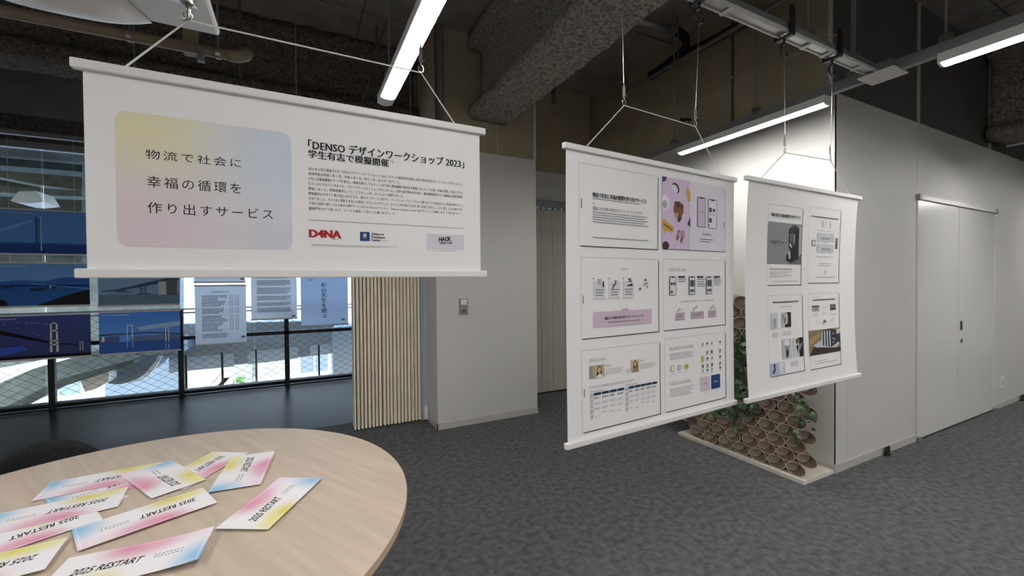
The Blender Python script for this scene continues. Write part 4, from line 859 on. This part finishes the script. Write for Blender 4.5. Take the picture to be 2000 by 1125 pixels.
# ================================================================== LED line lights
XL1, XL2 = 3.19, 0.52
def led(x, y0, y1, label, cap=.012):
    L = y1 - y0; r = empty('line_light', (x, (y0 + y1)/2, 2.69), label, 'light', 'linear ceiling lights')
    hw = .044; n = 12; prof = [(hw*math.cos(t), -.017*math.sin(t)) for t in (math.pi*i/n for i in range(n + 1))] + [(-hw, .004), (hw, .004)]
    def bar(ya, yb, m, nm, k=1): MB().prism([Vector((x + a*k, ya, 2.69 + b_*k)) for a, b_ in prof], (0, 0, 0), (0, yb - ya, 0)).build(nm, m, r)
    bar(y0 + cap, y1 - cap, M_led, 'diffuser'); bar(y0, y0 + cap, M_white, 'end_cap', 1.03); bar(y1 - cap, y1, M_white, 'end_cap', 1.03)
    MB().box(x - hw - .002, x + hw + .002, y0, y1, 2.692, 2.735).build('body', M_white, r)
    for sx in (-1, 1): MB().box(x + sx*(hw + .002) - .0015, x + sx*(hw + .002) + .0015, y0, y1, 2.683, 2.7).build('side_lip', M_white, r)
    return r
led(XL1, 1.55, 2.78, 'glowing line light between the two right hand banners and white wall')
led(XL1, -.22, 1.0, 'glowing line light entering at the top right corner')
led(XL2, 1.38, 2.86, 'glowing line light above the wide banner', .11)
for rn_, x, ys in (('the row above the wide banner', XL2, (-.8, -2.6, -4.4)), ('the right hand row', XL1, (-2.0, -3.8)), ('the row by the doors', 5.86, (-.05, -1.85, -3.65)), ('the left hand row', -2.15, (1.68, -.12, -1.92, -3.72)), ('the far right row', 8.5, (.0, -1.8, -3.6)), ('the far left row', -4.3, (1.0, -1.0, -3.0))):  # extra unseen fixtures added to raise the overall room brightness
    for k_, y in enumerate(ys): led(x, y, y + 1.23, 'added line light outside the view to brighten the room, %s in %s' % (('first', 'second', 'third', 'fourth')[k_], rn_))
def raceway(x, y0, y1, ys, label):
    r = empty('light_raceway', (x, (y0+y1)/2, 2.74), label, 'raceway', 'metal raceways above the lights')
    MB().box(x - .022, x + .022, y0, y1, 2.737, 2.80).build('channel', M_galv, r)
    for y in ys:
        h = MB().box(x - .022, x + .022, y - .025, y + .025, 2.80, 2.84).build('hanger_clamp', M_chrome, r); MB().cyl((x, y, 2.84), (x, y, ZTOP), .006, 8).build('threaded_rod', M_galv, h)
raceway(XL1, -4.9, 3.35, (.25, .98, 1.42, 2.05, 2.85), 'grey metal raceway over the right hand line lights')
raceway(XL2, -4.9, 2.8, (2.7, .9, -.8), 'grey metal raceway over the light above the wide banner')
raceway(5.86, -4.9, 1.2, (0,), 'grey metal raceway of a row outside the view')
raceway(-2.15, -4.9, 2.9, (2.0,), 'grey metal raceway at far left outside the view')
raceway(8.5, -4.9, 1.2, (0,), 'grey metal raceway at far right outside the view')
raceway(-4.3, -4.9, 2.4, (0,), 'grey metal raceway by the side wall outside the view')

# ================================================================== pipes and cables overhead
pp = empty('sprinkler_pipe', (-1, 3.6, 3.1), 'tan pipe with clamps running behind the wide banner', 'pipe')
MB().cyl((-4.9, 3.6, 3.12), (-.42, 3.6, 3.14), .036, 14).build('run', M_pipe, pp, smooth=True)
MB().path([(-.43, 3.6, 3.14), (-.37, 3.6, 3.142), (-.33, 3.6, 3.16), (-.31, 3.6, 3.20)], .042, 12).build('elbow', M_pipe, pp, smooth=True)
for x in (-.97, -.49):
    c = MB().cyl((x - .015, 3.6, 3.138), (x + .015, 3.6, 3.138), .041, 14).build('clamp', M_chrome, pp); MB().cyl((x, 3.6, 3.175), (x, 3.6, ZTOP), .007, 8).build('rod', M_galv, c)
MB().box(-.60, -.56, 3.52, 3.56, 3.03, 3.11).build('bracket', M_galv, pp)
MB().box(-.70, -.62, 3.64, 3.70, 3.12, ZTOP).build('drop_strap', M_pipe, pp)
cn = empty('steel_conduit', (3.3, 2.5, 3.6), 'galvanised pipes with a black insulated bend along the olive wall top', 'pipe')
MB().cyl((3.3, -3, 3.60), (3.3, 3.75, 3.63), .017, 10).build('run', M_galv, cn, smooth=True)
for y in (3.6, 2.9, 1.4): MB().cyl((3.3, y, 3.64), (3.3, y, ZTOP), .006, 8).build('rod', M_galv, cn)
MB().path([onx(1325, 112, 3.36), onx(1390, 80, 3.36), onx(1462, 42, 3.36)], .04, 12).build('insulation_sleeve', M_blackm, cn, smooth=True)
ip = cn
a, b_ = onz(1253, 42, 3.98), onz(1322, 60, 3.98)
MB().cyl(a + (a - b_)*.6, b_, .033, 14).build('run', M_galv, ip, smooth=True)
MB().cyl(a.lerp(b_, .75), b_, .042, 14).build('coupling', M_chrome, ip)
e1 = onx(1340, 95, 3.35); e2 = onx(1300, 130, 3.35)
MB().path([b_, b_.lerp(e1, .5) + Vector((.06, 0, .03)), e1, e2, onx(1270, 148, 3.35)], .045, 12).build('insulated_bend', M_blackm, ip, smooth=True)
MB().cyl((2.52, 3.9, 3.45), (2.52, 3.9, ZTOP), .024, 10).build('drain_pipe', M_oldark, label='short grey drain pipe hanging right of the sprayed beam', cat='pipe')
tc_ = empty('beige_cable', (3.5, 2, 3.2), 'beige flexible cable sagging along the olive wall', 'cable')
cp = [onx(*q, 3.55) for q in ((1650, 60), (1590, 90), (1530, 118), (1474, 124), (1440, 145), (1390, 175), (1340, 192), (1311, 204), (1304, 225), (1325, 232))]
MB().path(cp, .006, 6).build('cable', mat('beige_plastic', '93866c', .6), tc_, smooth=True)
MB().path([onx(1478, 30, 3.55), onx(1474, 90, 3.55), onx(1473, 122, 3.55)], .009, 6).build('drop', mat('beige_plastic', '93866c', .6), tc_)
for px in (1330, 1341): 
    p = onx(px, 233, 3.55); MB().cyl(p, p + Vector((.05, 0, 0)), .016, 10).build('plug', M_blackp, tc_)
for pa_, pb_, lab in (((737, -30), (737, 190), 'thin grey conduit hanging left of the overhead light'), ((470, -30), (470, 150), 'thin conduit hanging behind the tan pipe end')):
    p = ony(*pb_, 4.4); MB().cyl((p.x, 4.4, p.z), (p.x, 4.4, ZTOP), .011, 8).build('hanging_conduit', M_oldark, label=lab, cat='pipe')
MB().path([ony(*q, 4.3) for q in ((772, -20), (760, 30), (742, 80), (727, 130), (718, 170), (709, 195))], .009, 6).build('hanging_cable', M_oldark, label='loose dark cable drooping left of the overhead light', cat='cable', smooth=True)
MB().cyl((7.18, -2, 3.0), (7.18, 1.7, 3.0), .018, 8).build('conduit_under_beam', M_alu, label='pale conduit under the far right sprayed beam', cat='pipe')
MB().cyl((1.30, 4.10, 2.6), (1.30, 4.10, ZTOP), .022, 10).build('column_conduit', M_galv, label='grey vertical conduit on the column front above the banner', cat='pipe')

# ================================================================== air conditioner cassette
ac = empty('air_conditioner', (-.8, 1.8, 2.6), 'white ceiling cassette air conditioner at the top left corner', 'air conditioner')
X0, X1, Y0, Y1, ZA = -1.30, -.298, 1.335, 2.254, 2.60
MB().box(X0 + .06, X1 - .06, Y0 + .06, Y1 - .06, ZA + .03, ZA + .33).build('casing', M_galv, ac)
MB().box(X0, X1, Y0, Y1, ZA, ZA + .03).build('panel', M_white, ac, bevel=.012)
MB().box(X0 + .22, X1 - .22, Y0 + .22, Y1 - .22, ZA - .012, ZA).build('intake_grille', mat('grille_grey', 'a89f98', .5), ac, bevel=.004)
for i in range(9): y = Y0 + .25 + i*.056; MB().box(X0 + .24, X1 - .24, y, y + .012, ZA - .017, ZA - .012).build('grille_slat', M_white, ac)
xm, ym = (X0 + X1)/2, (Y0 + Y1)/2
for k in range(4):
    M = Matrix.Translation((xm, ym, 0)) @ Matrix.Rotation(k*math.pi/2, 4, 'Z'); mb = MB(); n = 10; m_ = 12; vs = []
    for j in range(m_ + 1):
        x = -.21 + .42*j/m_; e = max(0, 1 - abs(x/.21)**3)
        for i in range(n + 1):
            t = i/n; y = .27 + .185*t; vs.append(M @ Vector((x*(1 + .25*t), y, ZA - .001 - .055*e*math.sin(math.pi*min(1, .15 + t*.6))))) 
    for j in range(m_):
        for i in range(n): q = j*(n+1)+i; mb.f.append((q, q+1, q+n+2, q+n+1))
    mb.v = [tuple(v) for v in vs]; o = mb.build('louver', M_white, ac, smooth=True); sd_ = o.modifiers.new('t', 'SOLIDIFY'); sd_.thickness = .006
for x in (X0 + .1, X1 - .1):
    for y in (Y0 + .1, Y1 - .1): MB().cyl((x, y, ZA + .3), (x, y, ZTOP), .006, 8).build('hanger_rod', M_galv, ac)

# ================================================================== folding partitions
fp = empty('pleated_partition', (.82, 4.55, 0), 'cream pleated partition folded up beside the column', 'partition')
me = MB().box(-.0073, .0073, -.085, .085, 0, 2.47).mesh('pleat', M_cream)
k = 0
for (xa, xb, n) in ((.49, .742, 15), (.766, .872, 7), (.893, 1.15, 15)):
    for i in range(n):
        x = xa + (xb - xa)*i/(n - 1); share('pleat', me, (x, 4.55 + (.008 if k % 2 else -.006) + .006*math.sin(k*2.3), .02), fp, rot=(0, 0, math.radians(4 if k % 2 else -4))); k += 1
MB().box(.478, .486, 4.47, 4.63, .02, 2.49).build('end_panel', M_cream, fp)
cp_ = empty('closed_partition', (3.05, 4.79, 0), 'cream folding partition closed across the opening behind the banners', 'partition')
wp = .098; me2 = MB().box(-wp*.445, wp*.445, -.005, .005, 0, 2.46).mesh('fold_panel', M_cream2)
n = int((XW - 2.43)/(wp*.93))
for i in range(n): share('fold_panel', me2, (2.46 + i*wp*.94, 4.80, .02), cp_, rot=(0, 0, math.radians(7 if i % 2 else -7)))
me3 = MB().cyl((0, 0, 2.46), (0, 0, 2.51), .008, 8).mesh('roller', M_blackp)
for i in range(0, n, 1): share('roller', me3, (2.46 + (i + .5)*wp*.94, 4.79, .0), cp_)

# ================================================================== wall fittings
sp = empty('switch_plate', (1.545, 4.118, 1.19), 'grey steel switch plate with red button on the column', 'switch')
a, b_ = ony(896.5, 583.5, 4.118), ony(914, 613, 4.118)
MB().box(a.x, b_.x, 4.108, 4.12, b_.z, a.z).build('plate', M_galv, sp, bevel=.003)
w_, h_ = b_.x - a.x, a.z - b_.z
MB().box(a.x + w_*.17, a.x + w_*.88, 4.104, 4.109, a.z - h_*.4, a.z - h_*.05).build('cover', M_white, sp); MB().box(a.x + w_*.8, a.x + w_*.86, 4.102, 4.105, a.z - h_*.3, a.z - h_*.2).build('keyhole', M_blackp, sp)
MB().cyl((a.x + w_*.52, 4.095, b_.z + h_*.2), (a.x + w_*.52, 4.109, b_.z + h_*.2), w_*.16, 14).build('button', mat('red_button', '7a2a2c', .4), sp)
ol = empty('wall_outlet', (7.25, YR, .28), 'white wall outlet plate right of the double door', 'outlet')
MB().box(7.20, 7.31, YR - .01, YR, .22, .35).build('plate', M_white, ol, bevel=.003); MB().box(7.235, 7.275, YR - .012, YR - .009, .25, .32).build('socket', M_base, ol)
for x, lab in ((4.45, 'small black floor bracket at the wall left of the doors'), (7.86, 'small black floor bracket at the wall near right edge')):
    r = empty('floor_bracket', (x, YR - .03, 0), lab, 'bracket', 'black floor brackets'); MB().box(x - .035, x + .035, YR - .034, YR - .026, .0, .072).build('plate', M_blackp, r); MB().box(x - .035, x + .035, YR - .05, YR - .0095, 0, .004).build('foot', M_blackp, r)
MB().box(1.185, 1.225, 4.44, 4.50, .02, .16).build('floor_latch', M_white, label='small white latch box low beside the column', cat='latch')

# ================================================================== cardboard tube planter
XF = 3.30; TD = .102; ang = math.radians(45); AX = Vector((math.sin(ang), math.cos(ang), 0)); SIDE = Vector((math.cos(ang), -math.sin(ang), 0))
pl = bx('planter_platform', mat('whitewash_wood', 'cfc8bd', .6, nscale=6, namp=.06, stretch=(6, 1, 1)), 3.262, XW - .012, 1.738, 2.88, 0, .028, label='low whitewashed board under the cardboard tubes', cat='platform')
tp = empty('tube_planter', (3.45, 2.3, .028), 'stack of slanted cardboard tubes planted with ivy', 'planter')
def tube_mesh():
    n = 24; R, Ri = TD/2, TD/2 - .0035; out, inn, out2, inn2 = [], [], [], []
    for i in range(n):
        t = 2*math.pi*i/n
        for rr, f_, b2_ in ((R, out, out2), (Ri, inn, inn2)):
            o = SIDE*(rr*math.cos(t)) + Vector((0, 0, rr*math.sin(t)))
            s0 = -o.x/AX.x; s1 = (.34 - o.x)/AX.x
            f_.append(o + AX*s0); b2_.append(o + AX*s1)
    mb = MB(); mb.add(out + inn + out2 + inn2, [])
    for i in range(n):
        j = (i+1) % n; mb.f += [(i, j, n+j, n+i), (i, j, 2*n+j, 2*n+i), (n+i, n+j, 3*n+j, 3*n+i), (2*n+i, 2*n+j, 3*n+j, 3*n+i)]
    me = mb.mesh('tube', M_card, False); me.materials.append(M_cardrim)
    for p in me.polygons:
        if abs(abs(p.normal.x) - 1) < .02: p.material_index = 1
    for p in me.polygons: p.use_smooth = p.material_index == 0
    mb = MB(); mb.cyl(AX*.09, AX*.095, Ri, 24); return me, mb.mesh('disc', M_disc)
tme, dme = tube_mesh(); PY = TD*1.012/math.sin(ang); PZ = TD*.866*1.0; rnd = random.Random(3); tubes = {}
for r_ in range(15):
    n = 7
    for c_ in range(n):
        y = 1.815 + c_*PY - (PY*.5 if r_ % 2 else 0); z = .028 + TD/2 + .001 + r_*PZ
        if r_ == 14 and c_ in (0, 1, 2, 5): continue
        if r_ == 13 and c_ in (0, 1): continue
        jx = rnd.uniform(-.008, .008)
        t = share('tube', tme, (XF + jx, y, z), tp); share('disc', dme, (XF + jx, y, z), t); tubes[(r_, c_)] = (XF + jx, y, z)
# ivy
leaf_pts = [(0, 0), (.35, -.1), (.55, .2), (.36, .42), (.42, .68), (.16, .62), (0, 1), (-.16, .62), (-.42, .68), (-.36, .42), (-.55, .2), (-.35, -.1)]
def leaf_mesh(m):
    vs = [Vector((x, y, -.25*x*x - .15*y*y)) for x, y in leaf_pts] + [Vector((0, .35, .05))]
    return MB().add(vs, [(i, (i+1) % 12, 12) for i in range(12)]).mesh('leaf', m, True)
leaves = [leaf_mesh(M_leaf), leaf_mesh(M_leaf2)]
def ivy(label, centers, n, size, spread, dark=.75, seed=0, stem=None):
    rnd = random.Random(seed); r = empty('ivy_plant', centers[0], label, 'plant', 'ivy growing out of the cardboard tubes')
    MB().path(stem or [Vector(centers[0]) + Vector((.08, .05, .02)), centers[0]] + [Vector(c) for c in centers[1:]], .0025, 5).build('stem', M_stem, r)
    for i in range(n):
        c = Vector(centers[rnd.randrange(len(centers))]) + Vector((rnd.uniform(-.05, .02), rnd.gauss(0, spread), rnd.gauss(0, spread)))
        c.x = min(c.x, XF - .012); s = size*rnd.uniform(.7, 1.25)
        share('leaf', leaves[0 if rnd.random() < dark else 1], c, r, rot=(math.radians(rnd.uniform(40, 110)), math.radians(rnd.uniform(-40, 40)), math.radians(rnd.uniform(-140, -40))), scale=(s, s, s))
def sp_(px, py): return tuple(onx(px, py, XF - .02))
ivy('dense dark ivy hanging in the gap between the two right hand banners', [sp_(1443, 672), sp_(1445, 700), sp_(1440, 730), sp_(1446, 755), sp_(1436, 778), sp_(1450, 790)], 110, .05, .035, .85, 1)
ivy('ivy sprigs in the tubes just below the six panel banner', [sp_(1405, 805), sp_(1420, 800), sp_(1395, 812)], 22, .045, .03, .6, 2)
ivy('ivy spilling from the tubes below the gap of the banners', [sp_(1445, 798), sp_(1432, 825), sp_(1460, 802)], 26, .045, .03, .65, 3)
ivy('leafy ivy in the tubes at right edge under the four panel banner', [sp_(1556, 775), sp_(1565, 790), sp_(1574, 798)], 16, .034, .022, .35, 4)
ivy('ivy sprig hanging over the middle right tubes of the planter', [sp_(1565, 820), sp_(1572, 826), sp_(1588, 822)], 12, .038, .018, .8, 5)
ivy('low ivy in the tubes near the bottom right of the planter', [sp_(1550, 858), sp_(1560, 856)], 10, .034, .02, .45, 6)

# ================================================================== round table, flyers and chair
TX, TY, TR, TZ = -.543, 1.772, .915, .72
tb = empty('round_table', (TX, TY, 0), 'large round pale wood table covered with flyers', 'table')
def disc(z0, z1, r, n=128): return MB().cyl((TX, TY, z0), (TX, TY, z1), r, n)
o = disc(TZ - .026, TZ, TR).build('table_top', M_wood, tb); o.data.materials.append(M_woodedge)
for p in o.data.polygons:
    if abs(p.normal.z) < .5: p.material_index = 1
MB().cyl((TX, TY, .02), (TX, TY, TZ - .026), .045, 20).build('column', M_galv, tb, smooth=True); MB().cyl((TX, TY, 0), (TX, TY, .02), .36, 48).build('base', M_galv, tb); MB().box(TX - .3, TX + .3, TY - .03, TY + .03, TZ - .05, TZ - .026).build('top_bracket', M_galv, tb)
FL, FW = .345, .172
fm = blend_mat('flyer_print', 'e6e2e4', [(.30*FL, .0, .30*FL, .52*FW, 'd3c645'), (.12*FL, -.02*FW, .25*FL, .5*FW, 'ded888'), (.45*FL, 1.0*FW, .34*FL, .58*FW, 'cf6d8c'), (.6*FL, 1.05*FW, .4*FL, .6*FW, 'd9a3b6'), (1.0*FL, .12*FW, .30*FL, .75*FW, '86b6d8'), (1.0*FL, 1.0*FW, .3*FL, .5*FW, 'e4cfdc')])
def flyer(i, s_px, e_px, label, curl=0):
    z = TZ + .0008 + i*.0009
    a = onz(*s_px, z); e = onz(*e_px, z); U = (e - a); U.z = 0; U.normalize(); Vd = Vector((U.y, -U.x, 0))
    O = a - Vd*(FW/2); bow = (lambda u, v: -curl*max(0, u/FL - .55)**2*4) if curl else None
    sh = Sheet(O, U, Vd, FL, FW, bow)
    root = empty('flyer', (a.x, a.y, z), label, 'flyer', 'pastel flyers spread on the table'); mb = MB(); vs = []; uvs = []; n = 8
    for off in (0, -.0004):
        for j in range(n + 1):
            for v in (0, FW): vs.append(sh.pt(FL*j/n, v, off)); uvs.append((FL*j/n, FW - v))
    B = 2*(n + 1); fs = []
    for base in (0, B): fs += [(base+2*j, base+2*j+1, base+2*j+3, base+2*j+2) for j in range(n)]
    fs += [(2*j, 2*j+2, B+2*j+2, B+2*j) for j in range(n)] + [(2*j+1, 2*j+3, B+2*j+3, B+2*j+1) for j in range(n)] + [(0, 1, B+1, B), (2*n, 2*n+1, B+2*n+1, B+2*n)]
    mb.add(vs, fs); mb.uv = uvs; pa = mb.build('paper', fm, root)
    sh.L.clear()
    f_ = .0002
    def put(nm, m, P, F): 
        L = sh.L.setdefault((nm, m.name, 0, ('g' if nm == 'small_text' else 'u', 0)), [[], [], m]); q = len(L[0]); L[0] += [sh.pt(u, v, f_) for u, v in P]; L[1] += [tuple(k + q for k in f) for f in F]; L.append(P)
    def ftext(string, u0, v0, u1, v1, **k):
        vs_, fs_, _ = text_geo(string, **k); P_ = [(u0 + x*(u1-u0), v0 + y*(v1-v0)) for x, y in vs_]; put('title_text', K, P_, fs_)
    ftext('2025 RESTART', .12*FL, .43*FW, .57*FL, .60*FW, bold=.02, shear=.25)
    rn = random.Random(7)
    for k_, vv in enumerate((.47, .54)):
        u = .64*FL
        while u < .80*FL: w = rn.uniform(.004, .009); put('small_text', G, [(u, vv*FW), (u + w, vv*FW), (u + w, vv*FW + .004), (u, vv*FW + .004)], [(0, 1, 2, 3)]); u += w + .003
    put('divider', G, [(.825*FL, .45*FW), (.829*FL, .45*FW), (.829*FL, .6*FW), (.825*FL, .6*FW)], [(0, 1, 2, 3)])
    i0 = .035
    def strip(u0, v0, u1, v1): 
        put('frame_line', WHITE, [(u0, v0), (u1, v0), (u1, v1), (u0, v1)], [(0, 1, 2, 3)])
    e_ = .007; t_ = .0016
    for j in range(n): 
        ua_, ub_ = e_ + (FL - 2*e_)*j/n, e_ + (FL - 2*e_)*(j + 1)/n
        strip(ua_, e_, ub_, e_ + t_); strip(ua_, FW - e_ - t_, ub_, FW - e_)
    strip(FL - e_ - t_, e_, FL - e_, FW - e_); sh.flush(pa)
F_ = [((215, 965), (40, 1045), 'flyer with yellow corner peeking out behind the stacked left flyers'),
      ((330, 915), (214, 951), 'blue ended flyer tucked beneath the crossed flyers at upper left'),
      ((450, 883), (352, 937), 'upside-down flyer at the far side, partly under its neighbours'),
      ((311, 916), (68, 962), 'upside-down flyer farthest left along the back of the pile'),
      ((190, 998), (22, 1052), 'pink flyer mostly covered near the left edge'),
      ((241, 969), (0, 1021), 'upside-down flyer crossing the left edge in the middle of the pile'),
      ((352, 954), (284, 911), 'flyer turned crosswise with blue corner on top of the back flyers'),
      ((496, 886), (459, 952), 'flyer turned towards the window with blue corner at its left'),
      ((410, 966), (131, 1059), 'upside-down flyer lying alone in the middle front'),
      ((472, 1033), (583, 937), 'upright flyer lying alone at the right of the pile'),
      ((112, 1078), (-60, 1120), 'upside-down flyer in the bottom left corner'),
      ((97, 1128), (393, 1066), 'upright flyer nearest the viewer with slightly lifted blue end')]
for i, (a, e, lab) in enumerate(F_): flyer(i, a, e, lab, .012 if i == 11 else 0)

cx, cy = -1.22, 2.52
p = onz(78, 866, .76); cx, cy = p.x, p.y
ch = empty('chair', (cx - .1, cy + .1, 0), 'dark grey upholstered chair tucked behind the round table', 'chair')
din = (Vector((TX, TY, 0)) - Vector((cx, cy, 0))).normalized(); sid = Vector((-din.y, din.x, 0))
mb = MB(); n, m_ = 16, 8; vs = []
for th in (0, .035):
    for j in range(m_ + 1):
        for i in range(n + 1):
            t = -1 + 2*i/n; vfr = j/m_; w = .235 - .03*vfr; zz = .42 + (.34 - .10*abs(t)**2.6)*vfr
            vs.append(Vector((cx, cy, 0)) + sid*(t*w) + din*(.13*t*t + .05*(1 - vfr) - th*(1 - .0)) + Vector((0, 0, zz)))
B = (n+1)*(m_+1); fs = []
for base in (0, B):
    for j in range(m_):
        for i in range(n): q = base + j*(n+1)+i; fs.append((q, q+1, q+n+2, q+n+1))
for i in range(n): fs += [(i, i+1, B+i+1, B+i), (m_*(n+1)+i, m_*(n+1)+i+1, B+m_*(n+1)+i+1, B+m_*(n+1)+i)]
for j in range(m_): fs += [(j*(n+1), (j+1)*(n+1), B+(j+1)*(n+1), B+j*(n+1)), (j*(n+1)+n, (j+1)*(n+1)+n, B+(j+1)*(n+1)+n, B+j*(n+1)+n)]
mb.add(vs, fs).build('backrest', M_fabric, ch, smooth=True, bevel=0)
sc0 = Vector((cx, cy, 0)) + din*.25
M = Matrix.Translation(sc0) @ Matrix.Rotation(math.atan2(din.y, din.x), 4, 'Z')
MB().box(-.23, .22, -.23, .23, .40, .46, M).build('seat', M_fabric, ch, bevel=.025)
for sx in (-.19, .19):
    for sy in (-.19, .19): MB().cyl(M @ Vector((sx, sy, .40)), M @ Vector((sx*1.15, sy*1.15, 0)), .014, 8).build('leg', M_blackm, ch)
